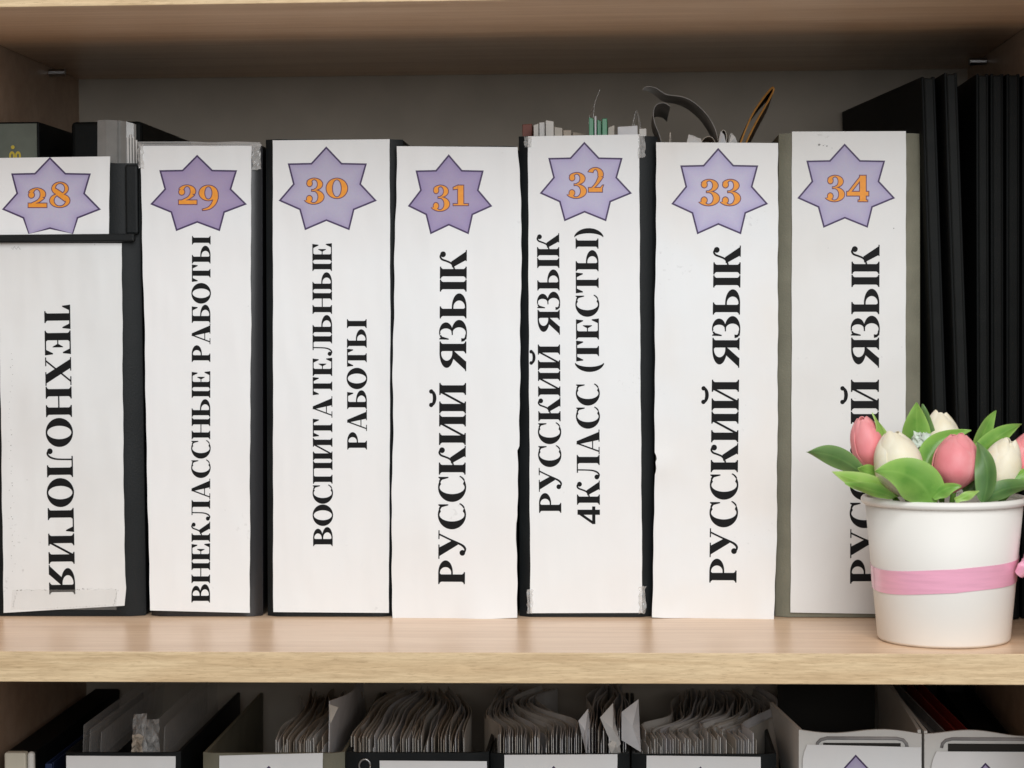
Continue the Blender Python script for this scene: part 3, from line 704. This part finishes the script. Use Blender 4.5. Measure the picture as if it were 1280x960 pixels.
r = sheets_obj('page_bundle', 'crumpled white page corners peeking over the label with star 33', 'papers', (P(890, 176, .18).x, .2, .004), 'papers filed in binders')
for pth, m in (([(858, 190), (860, 176), (864, 169), (875, 175), (880, 184)], 'sheet0'), ([(897, 190), (899, 172), (904, 162.5), (908, 169), (907, 190)], 'sheet1'), ([(909, 190), (912, 171), (915, 167), (921, 177), (923, 190)], 'sheet4'), ([(836, 190), (837, 178), (837.8, 165), (838.6, 178), (839, 190)], 'sheet1'), ([(872, 190), (880, 173), (891, 172.5), (897, 190)], 'sheet3')):
    ribbon(pth, .172, .05, M[m], r, 'sheet', shift=(3, -2))

for poly, m in (([(858, 180), (861, 168), (868, 171), (876, 173.5), (878, 180)], 'sheet0'), ([(898, 180), (901, 164), (905, 168), (908, 180)], 'sheet2'), ([(911, 180), (914, 167.5), (919, 171), (922, 180)], 'sheet0')):
    q = [P(x, y, .168+.003*(i % 2)) for i, (x, y) in enumerate(poly)]; c_ = sum(q, Vector())/len(q)+Vector((0, -.002, 0))
    MB().add(q+[c_], [(len(q), (i+1) % len(q), i) for i in range(len(q))]).build('sheet', M[m], r, solid=.0003)

# ------------------------------------------------------------------ tall black folders on the right
labs = ['tall thin black folder leaning beside the olive binder, its broad side facing left',
        'tall thin black folder leaning on the one next to the olive binder',
        'tall thin upright black folder just right of the dark gap between folders',
        'tall thin upright black folder, middle of the three right of the dark gap',
        'tall thin upright black folder, right of three upright ones above the flower cup',
        'tall black folder cut off by the right edge of the photo']
for k, (t0, t1, b0, b1, yt, Y) in enumerate(((1152, 1169.5, 1176, 1193, 95.5, .140), (1180.5, 1197, 1204.5, 1221, 90.5, .128), (1220.5, 1236.5, 1222.5, 1238, 92, .138), (1238.5, 1255, 1240, 1255.5, 92, .139), (1258.5, 1275.5, 1258.5, 1275, 92, .1385), (1278.5, 1296, 1278, 1295, 94, .140))):
    A, B, Cc, D = pts4(t0, t1, b1, b0, yt, 776, Y)
    for q in (Cc, D): q.z = .0006
    r = thing('black_folder', ((Cc.x+D.x)/2, Y+.12, 0), labs[k], 'folder', 'tall black folders on the middle shelf')
    dp = .238; th = .0022; k2 = (.027, .008, 0, 0, 0, 0)[k]
    for a, b, s in ((D, A, 1), (Cc, B, -1)):
        MB().hexa([(a.x, Y+.002, a.z), (a.x+s*th, Y+.002, a.z), (a.x+s*th-k2, Y+dp, a.z), (a.x-k2, Y+dp, a.z)],
                  [(b.x, Y+.002, b.z), (b.x+s*th, Y+.002, b.z), (b.x+s*th-k2, Y+dp, b.z), (b.x-k2, Y+dp, b.z)]).build('cover_board', M['black2'], r, bevel=.0006)
    sl = .0012
    MB().hexa([(D.x+sl, Y, D.z), (Cc.x-sl, Y, D.z), (Cc.x-th, Y+.006, D.z), (D.x+th, Y+.006, D.z)],
              [(A.x+sl, Y, A.z-.001), (B.x-sl, Y, A.z-.001), (B.x-th, Y+.006, A.z-.001), (A.x+th, Y+.006, A.z-.001)]).build('spine', M['black3'], r, bevel=.001)
    MB().hexa([(D.x+th+.0004, Y+.008, .004), (Cc.x-th-.0004, Y+.008, .004), (Cc.x-th-.0004-k2*.95, Y+dp-.01, .004), (D.x+th+.0004-k2*.95, Y+dp-.01, .004)],
              [(A.x+th+.0004, Y+.008, A.z-.012), (B.x-th-.0004, Y+.008, A.z-.012), (B.x-th-.0004-k2*.95, Y+dp-.01, A.z-.012), (A.x+th+.0004-k2*.95, Y+dp-.01, A.z-.012)]).build('page_block', M['inside'], r)

# ------------------------------------------------------------------ flower cup
YC = .057
cb = P(1179.5, 800, YC); cx = cb.x
zr = P(1178, 622, YC).z
RB, RT = .0402, .0478
cup = thing('flower_cup', (cx, YC, 0), 'white paper cup tied with a pink ribbon, standing at the shelf edge', 'flower pot')
MB().lathe([(.001, .0015), (RB-.004, .0015), (RB-.001, .0004), (RB, .002), (RB+(RT-RB)*.5, zr*.5), (RT, zr-.0015), (RT-.0012, zr-.0015), (RB-.0012, .004), (.001, .004)], 96, (cx, YC)).build('cup', M['cup'], cup, smooth=True)
prof = []
for k in range(13):
    t = 2*math.pi*k/12; prof.append((RT+.0006+.0019*math.cos(t), zr-.0012+.0024*math.sin(t)))
MB().lathe(prof[::-1], 96, (cx, YC)).build('rim', M['cup'], cup, smooth=True)
MB().lathe([(.0005, zr-.012), (.02, zr-.0105), (RT-.004, zr-.014)], 40, (cx, YC)).build('moss', M['stem'], cup, smooth=True)
rows = [[], [], [], []]
for k in range(97):
    t = 2*math.pi*k/96; dx = math.cos(t)
    zc = P(1180, 729, YC-.045).z+.0052*dx*(1 if dx > 0 else .25)+.001*math.sin(3*t)
    for j, o in enumerate((-.0071, -.0025, .0025, .0071)):
        z = zc+o; rr = RB+(RT-RB)*z/zr+.00035+.00012*math.sin(5*t+o*300)
        rows[j].append((cx+rr*math.cos(t), YC+rr*math.sin(t), z))
rib = MB().grid(rows).build('ribbon', M['ribbon'], cup, smooth=True, solid=.0002)
mb = MB(); kx = cx+RT-.001; kz = P(1268, 703, YC).z
def loop(mb, pts, wv, n=20):
    pts = [Vector(p) for p in pts]; rows = []
    for i in range(len(pts)-1):
        a = pts[max(i-1, 0)]; b = pts[i]; c = pts[i+1]; d = pts[min(i+2, len(pts)-1)]
        for t in (0, .2, .4, .6, .8):
            p = .5*((2*b)+(c-a)*t+(2*a-5*b+4*c-d)*t*t+(-a+3*b-3*c+d)*t**3)
            rows.append([p-Vector(wv), p, p+Vector(wv)])
    rows.append([pts[-1]-Vector(wv), pts[-1], pts[-1]+Vector(wv)])
    mb.grid(rows)
k0 = Vector((kx-.0035, YC-.022, kz))
loop(mb, [k0, k0+Vector((.003, -.004, .014)), k0+Vector((.006, -.006, .026)), k0+Vector((.013, -.003, .024)), k0+Vector((.011, .002, .010)), k0], (.001, .006, .001))
loop(mb, [k0, k0+Vector((.012, -.006, .006)), k0+Vector((.026, -.006, .009)), k0+Vector((.030, -.001, .0)), k0+Vector((.014, .002, -.003)), k0], (.001, .005, .004))
loop(mb, [k0, k0+Vector((.006, -.004, -.006)), k0+Vector((.016, -.004, -.007)), k0+Vector((.024, -.002, -.016))], (.001, .004, .003))
mb.tube([k0+Vector((-.002, -.003, -.004)), k0+Vector((.001, -.005, 0)), k0+Vector((.003, -.003, .004))], [.003, .0045, .003], 12)
mb.build('bow', M['ribbon'], rib, smooth=True, solid=.0004)

# ------------------------------------------------------------------ tulips
def leaf(parent, base, tip, mid, width, m, Yb, Yt, roll=0, fold=.25, n=14, peak=.45):
    """base, mid, tip pixels; width in pixels"""
    a = P(*base, Yb); c = P(*tip, Yt); b = P(*mid, (Yb+Yt)/2)
    b = 2*b-.5*(a+c)
    pts = [(1-t)**2*a+2*t*(1-t)*b+t*t*c for t in [i/n for i in range(n+1)]]
    W = width/2020.0; rows = []; tone = []
    ph = (base[0]*.37+tip[1]*.21) % 6.28; us = (-1, -.72, -.4, -.12, 0, .12, .4, .72, 1)
    for i, p in enumerate(pts):
        t = i/n; tg = (pts[min(i+1, n)]-pts[max(i-1, 0)]).normalized()
        sd = tg.cross(Vector((0, 1, 0))); sd.normalize(); nr = sd.cross(tg)
        rl = roll+.35*math.sin(2.2*t+ph)
        ca, sa = math.cos(rl), math.sin(rl); sd2 = ca*sd+sa*nr; nr2 = -sa*sd+ca*nr
        ea = 1.05*peak/(1-peak); prof = (t**ea)*((1-t)**1.05); mx = (peak**ea)*((1-peak)**1.05)
        hw = W*.56*min(1, prof/mx)+.00015+.0012*(1-t)*(t < .1)
        row = []
        for u in us:
            wv = .0007*math.sin(9*t+ph+2*u)*abs(u)+.00012*math.cos(22*u)
            row.append(p+sd2*hw*u+nr2*(hw*fold*abs(u)**1.4+wv)); tone.append(min(1, .75*abs(u)**2.5+(.3 if u == 0 else 0)+.25*t**3+.15*math.sin(14*t+ph)*(1-abs(u)))); tone[-1] = max(0, tone[-1])
        rows.append(row)
    mb = MB().grid(rows); mb.at = tone
    return mb.build('leaf', m, parent, smooth=True, solid=.00022, sub=1)
def tulip(label, base, top, rpx, m, Y, lean_y=0, seed=0, group='tulips in the flower cup', n_out=3):
    a = P(*base, Y); b = P(*top, Y-lean_y); H = (b-a).length; ax = (b-a).normalized()
    Rr = rpx/2020.0
    r = thing('tulip', (cx+(a.x-cx)*.25, YC+(Y-YC)*.25, zr-.03), label, 'flower', group)
    e1 = ax.cross(Vector((0, 1, 0))); e1.normalize(); e2 = ax.cross(e1)
    rr = random.Random(seed); ph = rr.random()*6.28
    def prof(v): return (math.sin(math.pi*min(1, .5*(v/.42))) if v < .42 else 1-.70*((v-.42)/.58)**3.0)
    for layer in (1, 0):
        for k in range(3):
            th0 = ph+2*math.pi*(k+.5*layer)/3+rr.uniform(-.12, .12); nv, nu = 16, 10; rows = []; tone = []
            sc = (1.0 if layer == 0 else .90); hs = (.97 if layer == 0 else 1.0)+rr.uniform(-.03, .02)
            for j in range(nv+1):
                v = j/nv; row = []
                for i in range(nu+1):
                    u = -1+2*i/nu
                    half = math.radians(70)*(1-max(0, (v-.78)/.22)**2.2*.30)
                    ang = th0+u*half
                    rad = Rr*sc*prof(v)*(1+.04*(1-u*u)-.045*u*u+.05*u-.03*math.exp(-(u/.09)**2)*v+.012*math.sin(5*ang+7*v))+.0004
                    h = H*hs*(v-.085*abs(u)**2.4*v**3)
                    row.append(a+ax*h+rad*(math.cos(ang)*e1+math.sin(ang)*e2)); tone.append(min(1, .55*v*v+.5*abs(u)**4))
                rows.append(row)
            mb = MB().grid(rows); mb.at = tone; mb.build('petal', m, r, smooth=True, solid=.0004, sub=1)
    root = Vector((cx+(a.x-cx)*.25, YC+(Y-YC)*.25, zr-.03))
    MB().tube([root, root.lerp(a, .5)+Vector((0, 0, .002)), a+ax*.002], .0017, 8).build('stem', M['stem'], r, smooth=True)
    return r
t1 = tulip('pink tulip bud leaning left at the left side of the bouquet', (1092, 588), (1077, 521), 19, M['pink'], YC-.012, .0, 3)
t2 = tulip('cream tulip above the broad bright leaf, nearest the cup rim in front', (1132, 623), (1115, 539), 28, M['cream'], YC-.030, -.004, 5)
t3 = tulip('cream tulip standing highest at the back of the bouquet', (1176, 590), (1176, 514), 23.5, M['cream'], YC+.012, -.004, 8)
t4 = tulip('large pink tulip in the front centre of the bouquet', (1192, 616), (1198, 541), 27, M['pink'], YC-.032, -.002, 12)
t5 = tulip('cream tulip leaning right beside the dark folded leaf', (1240, 622), (1262, 549), 23, M['cream'], YC-.018, 0, 15)
t6 = tulip('pink tulip at the right end, cut off by the photo edge', (1274, 606), (1287, 542), 21, M['pink'], YC-.004, 0, 19)
leaf(t1, (1082, 595), (1008, 565), (1046, 572), 23, M['leaf_dark'], YC-.016, YC-.030, .45, .3)
leaf(t1, (1126, 618), (1040, 590), (1082, 604), 20, M['leaf_light'], YC-.028, YC-.046, -.3, .3)
leaf(t1, (1118, 622), (1056, 604), (1088, 612), 16, M['leaf'], YC-.034, YC-.046, .2, .25)
leaf(t1, (1108, 600), (1072, 585), (1088, 590), 15, M['leaf'], YC-.02, YC-.028, -.1, .3)
leaf(t2, (1105, 585), (1090, 516), (1104, 548), 24, M['leaf_light'], YC-.014, YC-.016, -.7, .2, peak=.35)
leaf(t2, (1168, 630), (1093, 589), (1138, 596), 46, M['leaf'], YC-.044, YC-.056, .25, .22, peak=.32)
leaf(t3, (1148, 572), (1146, 503), (1146, 535), 31, M['leaf'], YC+.004, YC-.004, .2, .35, peak=.35)
leaf(t3, (1158, 565), (1153, 505), (1158, 535), 18, M['leaf_dark'], YC+.008, YC+.006, .5, .35, peak=.4)
leaf(t3, (1152, 600), (1214, 538), (1172, 556), 28, M['leaf'], YC-.016, YC-.010, .3, .3, peak=.42)
leaf(t4, (1228, 628), (1221, 552), (1234, 590), 27, M['leaf_dark'], YC-.044, YC-.042, -.25, .3, peak=.4)
leaf(t4, (1166, 623), (1202, 608), (1182, 611), 16, M['leaf'], YC-.046, YC-.050, .3, .3)
leaf(t4, (1194, 626), (1224, 614), (1210, 619), 9, M['leaf_light'], YC-.044, YC-.046, .3, .3)
leaf(t5, (1222, 572), (1245, 513), (1230, 541), 21, M['leaf'], YC+.004, YC-.004, .35, .3, peak=.35)
leaf(t5, (1212, 578), (1277, 530), (1246, 547), 21, M['leaf'], YC-.002, YC-.010, -.2, .3, peak=.35)
leaf(t6, (1226, 626), (1296, 606), (1258, 611), 20, M['leaf_dark'], YC-.040, YC-.030, .1, .3)
leaf(t6, (1262, 612), (1292, 585), (1276, 595), 16, M['leaf'], YC-.030, YC-.024, .2, .3)
leaf(t4, (1160, 620), (1172, 585), (1162, 600), 22, M['leaf_dark'], YC-.026, YC-.024, .1, .3)
leaf(t5, (1210, 622), (1216, 590), (1214, 606), 20, M['leaf_dark'], YC-.024, YC-.022, .1, .3)
fl = thing('filler_flower', tuple(P(1152, 565, YC-.006)), 'small pale mint filler bloom tucked between two cream tulips', 'flower')
mb = MB(); rr = random.Random(4)
for k in range(16):
    c = P(1152+rr.uniform(-10, 9), 555+rr.uniform(-11, 12), YC-.004+rr.uniform(-.005, .005)); n = Vector((rr.uniform(-1, 1), -1, rr.uniform(-.4, 1))).normalized()
    a = n.cross(Vector((0, 0, 1))).normalized(); b = n.cross(a); q = rr.uniform(.002, .0036)
    vs = [c-n*.0006]+[c+q*(1+.25*math.cos(5*t))*(math.cos(t)*a+math.sin(t)*b)+n*.0012 for t in np.linspace(0, 2*math.pi, 16)[:-1]]
    mb.add(vs, [(0, 1+i, 1+(i+1) % 15) for i in range(15)])
mb.build('blossom', M['mint'], fl, smooth=True, solid=.0003)
MB().tube([P(1152, 565, YC-.010), Vector((cx, YC, zr-.02))], .0012, 6).build('stem', M['stem'], fl)

# ------------------------------------------------------------------ lower shelf
YL = .136
def low_binder(label, x0, x1, yt, m, lab_px, seed, star_tip=None, ring=False, mats=None):
    r = binder(label, x0, x1, x1, x0, yt, 1500, YL, .225, m, pages=False, zbase=ZB, group='binders on the lower shelf')
    sh = Sheet(YL-.0012, .0006, seed)
    (xa, xb, ya, yb) = lab_px
    lab = paper(r, sh, [(xa, ya), (xa+2, 1480)], [(xb, yb), (xb-1, 1480)], (ya, yb), (1480, 1480), pm(100+seed, .4), seed=seed, wob=.4)
    if star_tip: star(lab, sh, star_tip[0]-60, star_tip[0]+60, star_tip[1], star_tip[1]+104, ST[30])
    return r
l1 = low_binder('black lower-shelf binder full of clear plastic pockets, white label', 80, 224, 941, M['black'], (83, 219.5, 944.5, 945), 41)
l2 = low_binder('olive grey lower-shelf binder with a white label slanting at its top', 252.5, 430, 941.5, M['olive'], (274.5, 403.5, 944.5, 941), 42, star_tip=(338, 957))
l3 = low_binder('black lower-shelf binder with a low label and a finger ring hole', 431.5, 611, 941, M['black'], (475, 609, 950.5, 951.5), 43)
MB().tube([P(456+7*math.cos(t), 957+8*math.sin(t), YL-.0008) for t in np.linspace(0, 2*math.pi, 25)], .0007, 8).build('finger_ring', M['metal'], l3, smooth=True)
l4 = low_binder('black lower-shelf binder with wavy white pages, left of the double binder seam', 612.5, 787, 942.5, M['black'], (630.5, 771.5, 943.5, 942.5), 44, star_tip=(694, 957))
l5 = low_binder('black lower-shelf binder beside the white card files, wavy white pages inside', 789.5, 971, 943, M['black'], (808, 951, 944.5, 946), 45, star_tip=(877.5, 958))

def stack(label, x0, x1, n, fn, ytop, Yf=.150, Yb=.35, mats=('sheet0', 'sheet2', 'sheet4', 'sheet1'), seed=0, thick=(.0002, .0006), extra=None):
    """upright filed sheets seen from above: fn(k,t) bends each in plan (metres), k across the stack, t front to back"""
    rr = random.Random(seed); A = P(x0, ytop, Yf); B = P(x1, ytop, Yf)
    r = thing('paper_stack', ((A.x+B.x)/2, (Yf+Yb)/2, ZB+.002), label, 'papers', 'papers filed on the lower shelf')
    for i in range(n):
        k = (i+rr.uniform(-.3, .3))/max(1, n-1); th = rr.uniform(*thick)
        x = A.x+(B.x-A.x)*k; zt = A.z+rr.gauss(0, .0016)-(.008 if rr.random() < .12 else 0); yf = Yf+rr.uniform(0, .007)+(.02 if rr.random() < .1 else 0)
        drop_ = rr.uniform(.002, .008); wob = rr.uniform(-.0022, .0022)*(2.2 if rr.random() < .15 else 1); fr = rr.uniform(4, 9)
        mb = MB(); rows0 = []
        nn = 22
        for z_, tt in ((ZB+.01, 0), (zt-.05, 0), (zt-.012, 0), (zt, 1)):
            row = []
            for j in range(nn+1):
                t = j/nn; row.append(Vector((x+fn(k, t)+wob*math.sin(fr*t)*min(1, t*3), yf+(Yb-yf)*t, z_-(drop_*t*t if tt else 0)-(.0012*math.exp(-t*40) if tt else 0))))
            rows0.append(row)
        mb.grid(rows0).build('sheet', M[mats[rr.randrange(len(mats))]], r, smooth=True, solid=th)
    return r
sg = lambda z: 1/(1+math.exp(-z))
stack('brownish filed sheets leaning right inside the olive lower binder', 339, 398, 26, lambda k, t: .003+.004*t*k+.005*math.sin(4*t+k*2)*t-.006*t*(1-k), 924, seed=1, mats=('sheet0', 'sheet1', 'sheet3', 'sheet4'))
r = thing('folded_sheet', (P(420, 935, .2).x, .22, ZB), 'large bluish white folded sheet slanting between two paper stacks', 'paper')
rows = []
for j in range(15):
    t = j/14; f_ = P(411, 946, .151).lerp(P(458, 900, .36), t); g_ = P(412, 876, .151).lerp(P(460, 846, .36), t)
    wv = Vector((.0025*math.sin(5*t), 0, 0))
    rows.append([f_+Vector((0, 0, -.2)), f_, f_.lerp(g_, .5)+wv, g_+wv*2])
MB().grid(rows).build('leaf', M['sheet2'], r, smooth=True, solid=.0005)
MB().add([P(411, 880, .1495), P(423, 884, .1495), P(413, 905, .1495)], [(0, 2, 1)]).build('torn_corner', M['sheet1'], r, solid=.0005)
stack('tan and white sheet stack fanning out in the ring-holed lower binder', 437, 579, 46, lambda k, t: (.010-.026*k)*t*t+.004*math.sin(7*t+5*k)*t, 921, seed=2, mats=('sheet0', 'sheet1', 'sheet3', 'sheet4', 'sheet2'))
stack('S-curved white sheets with crumpled corners in the lower binder left of the seam', 620, 726, 38, lambda k, t: (-.020-.010*k)*(sg(16*(t-.22-.10*k))-sg(-16*(.22+.10*k)))+.012*t*(1-k)+(.012*k)*math.sin(7*t)*t, 921, seed=3)
stack('narrow upright white sheets next to the crumpled corners', 730, 782, 16, lambda k, t: .006*t*(1-k)+.004*math.sin(8*t+4*k)*t, 912, seed=5, mats=('sheet0', 'sheet2', 'sheet1'))
r = thing('crumpled_sheet', (P(765, 900, .16).x, .18, ZB), 'crumpled pale sheets with pointed corners jutting up by the binder seam', 'paper')
for poly, m in (([(723, 901), (735, 886), (737, 905), (733, 943), (729, 925)], 'sheet2'), ([(750, 897), (766, 879), (769, 905), (776, 930), (768, 938)], 'sheet0'), ([(777, 890), (798, 874), (799, 903), (801, 940), (777, 925)], 'sheet2'), ([(760, 930), (773, 920), (776, 943), (764, 943)], 'sheet4')):
    q = [P(x, y, .149+.006*((i*7) % 3)/2) for i, (x, y) in enumerate(poly)]
    cen = sum(q, Vector())/len(q)+Vector((0, -.003, 0))
    MB().add(q+[cen], [(len(q), (i+1) % len(q), i) for i in range(len(q))]).build('corner', M[m], r, solid=.0004)
stack('S-curved white sheets in the lower binder beside the white card files', 806, 948, 46, lambda k, t: .022*(sg(15*(t-.20-.16*(k*1.9 % 1)))-sg(-15*(.20+.16*(k*1.9 % 1))))-.007*math.exp(-((t-.12)/.09)**2)+.004*math.sin(8*t+3*k)*t-.004*k*t, 922, seed=4, mats=('sheet0', 'sheet2', 'sheet4', 'sheet1', 'sheet0'))

# clear pockets in the first lower binder
r = thing('clear_pocket', (P(150, 935, .2).x, .24, ZB), 'crumpled clear plastic pockets inside the lower binder at left', 'plastic pocket')
for x, top, sx in ((104, 906, 30), (112, 912, 22), (126, 915, 15), (190, 905, -2), (205, 908, -14)):
    ribbon([(x, 958), (x, 935), (x+1, top)], .152, .19, M['film'], r, 'pocket', shift=(sx*.2, 0))
rr = random.Random(11)
for (xa, xb, ya, yb, s) in ((167, 183, 892, 946, 1), (178, 199, 899, 946, 2), (173, 193, 912, 946, 3)):
    crumple(r, xa, xb, ya, yb, .1515+.003*s, s+30, M['film'], 'pocket', amp=.008)
crumple(r, 165, 178, 918, 944, .1500, 77, M['sheet3'], 'paper_scrap', amp=.004)
# thin white-spined box at far left
a, b = P(5, 941, YL-.004), P(41, 941, YL-.004)
r = thing('white_box_file', ((a.x+b.x)/2, .25, ZB), 'slim file with a cream white spine and dark top against the left side panel', 'folder')
MB().box(a.x, YL+.004, ZB+.0005, b.x, .375, a.z-.0004).build('body', M['black2'], r, bevel=.001)
MB().box(a.x, YL-.004, ZB+.0005, P(34, 941, YL).x, YL+.0035, a.z).build('spine', M['cream_card'], r, bevel=.0012)
MB().box(P(34.6, 941, YL).x, YL-.0025, ZB+.0005, b.x, YL+.0035, a.z).build('hinge', M['white_card'], r, bevel=.0025, seg=4)
for x0_, x1_, m, lb in ((45, 54, 'tan', 'thin tan card folder squeezed beside the white-spined file'), (57, 66, 'blue', 'thin blue folder between the tan folder and the pocket-filled binder')):
    a, b = P(x0_, 954, .16), P(x1_, 954, .16)
    r = thing('thin_folder', ((a.x+b.x)/2, .25, ZB), lb, 'folder', 'thin folders on the lower shelf')
    for q in (a.x, b.x-.0012): MB().box(q, .162, ZB+.0005, q+.0012, .35, a.z).build('cover', M[m], r, bevel=.0003)
    MB().box(a.x, .158, ZB+.0005, b.x, .1615, a.z).build('spine', M[m], r, bevel=.0006)

# white card files at right
def card_file(label, x0, x1, yt, lab_px, tip, seed, sides):
    YF = .118; A, B = P(x0, yt, YF), P(x1, yt, YF)
    r = thing('card_file', ((A.x+B.x)/2, YF+.12, ZB), label, 'box file', 'white card files on the lower shelf')
    W = B.x-A.x
    rows = []
    for z in (ZB+.0006, A.z-.05, A.z-.004, A.z):
        rows.append([Vector((A.x+W*i/16, YF, z+(.0016*math.sin(i/16*math.pi*2.2+seed)-.0015*(i/16) if z == A.z else 0))) for i in range(17)])
    MB().grid(rows).build('front_panel', M['white_card'], r, solid=.0022, off=-1)
    for xs, o, dz, dep in ((A.x, sides[0], .001, .09 if sides[0] < -.01 else .225), (B.x, sides[1], 0, .225)):
        mb = MB(); rows = []
        for z, k in ((ZB+.0006, 0), (A.z-.06, .2), (A.z, 1)):
            row = []
            for j in range(9):
                t = j/8; row.append(Vector((xs+o*t*k+(.0012 if xs == A.x else -.0012), YF+.0024+dep*t, z+(dz*t if z == A.z else 0))))
            rows.append(row)
        mb.grid(rows).build('side_panel', M['white_card'], r, smooth=True, solid=.002)
    MB().box(A.x+.003, YF+.228, ZB+.0006, B.x-.003, YF+.230, A.z-.006).build('rear_panel', M['inside'], r)  # coloured near black to stand for the shade inside the white file
    # hand slot: a rounded stadium outline with a dark block painted as the shade in its opening
    xa, xb, ya = lab_px[4], lab_px[5], lab_px[6]
    path = [(xa, ya+12), (xa+1, ya+7), (xa+5, ya+3), (xa+13, ya+1), (xb-13, ya+1.5), (xb-5, ya+3.5), (xb-1, ya+8), (xb, ya+13)]
    MB().tube([P(x, y, YF-.0003) for x, y in path], .0011, 8).build('slot_rim', M['grey_sheet'], r, smooth=True)
    a, b = P(xa+8, ya+7, YF-.0006), P(xb-8, ya+8, YF-.0006)
    MB().box(a.x, YF-.0007, P(0, ya+15, YF).z, b.x, YF-.0001, a.z).build('hand_slot_shade', M['inside'], r, bevel=.0003)
    sh = Sheet(YF-.0016, .0007, seed)
    lab = paper(r, sh, [(lab_px[0]+6, lab_px[2]), (lab_px[0], lab_px[2]+14), (lab_px[0]+1, 1500)], [(lab_px[1], lab_px[3]), (lab_px[1], 1500)], (lab_px[2], lab_px[3]), (1480, 1480), pm(200+seed, .3), seed=seed, wob=.4)
    star(lab, sh, tip[0]-61, tip[0]+61, tip[1], tip[1]+105, ST[34])
    return r
c1 = card_file('empty white card file with a hand slot, its left side leaning out', 998.5, 1152, 912.5, (1003, 1151.5, 930.5, 934, 1021, 1134, 921.5), (1071.5, 943), 3, (-.0126, 0.004))
c2 = card_file('white card file with red and grey folders inside, at the right edge', 1155.5, 1300, 914.5, (1164.5, 1299, 939, 940, 1177, 1300, 922.5), (1233.5, 953), 5, (-.004, 0))
for (x0_, x1_, sx, m, lb, nm) in ((1166, 1186, .012, 'grey_sheet', 'grey folder leaning left inside the right white card file', 'thin_folder'), (1198, 1216, .010, 'red', 'dark red card folder inside the right white card file', 'thin_folder'),
                             (1222, 1262, .0, 'black2', 'thick black folder right of the dark red one in the card file', 'thin_folder')):
    a, b = P(x0_, 918, .150), P(x1_, 918, .150); Yb = .33
    r = thing(nm, ((a.x+b.x)/2, .24, ZB+.003), lb, 'folder', 'folders inside the right card file')
    for xq in (a.x, b.x-.001):
        MB().hexa([(xq, .15, ZB+.004), (xq+.001, .15, ZB+.004), (xq+.001-sx, Yb, ZB+.004), (xq-sx, Yb, ZB+.004)], [(xq, .15, a.z), (xq+.001, .15, a.z), (xq+.001-sx, Yb, a.z+.004), (xq-sx, Yb, a.z+.004)]).build('cover', M[m], r)
    MB().hexa([(a.x+.0013, .152, ZB+.004), (b.x-.0013, .152, ZB+.004), (b.x-.0013-sx, Yb-.004, ZB+.004), (a.x+.0013-sx, Yb-.004, ZB+.004)],
              [(a.x+.0013, .152, a.z-.006), (b.x-.0013, .152, a.z-.006), (b.x-.0013-sx, Yb-.004, a.z-.004), (a.x+.0013-sx, Yb-.004, a.z-.004)]).build('page_block', M[m], r)
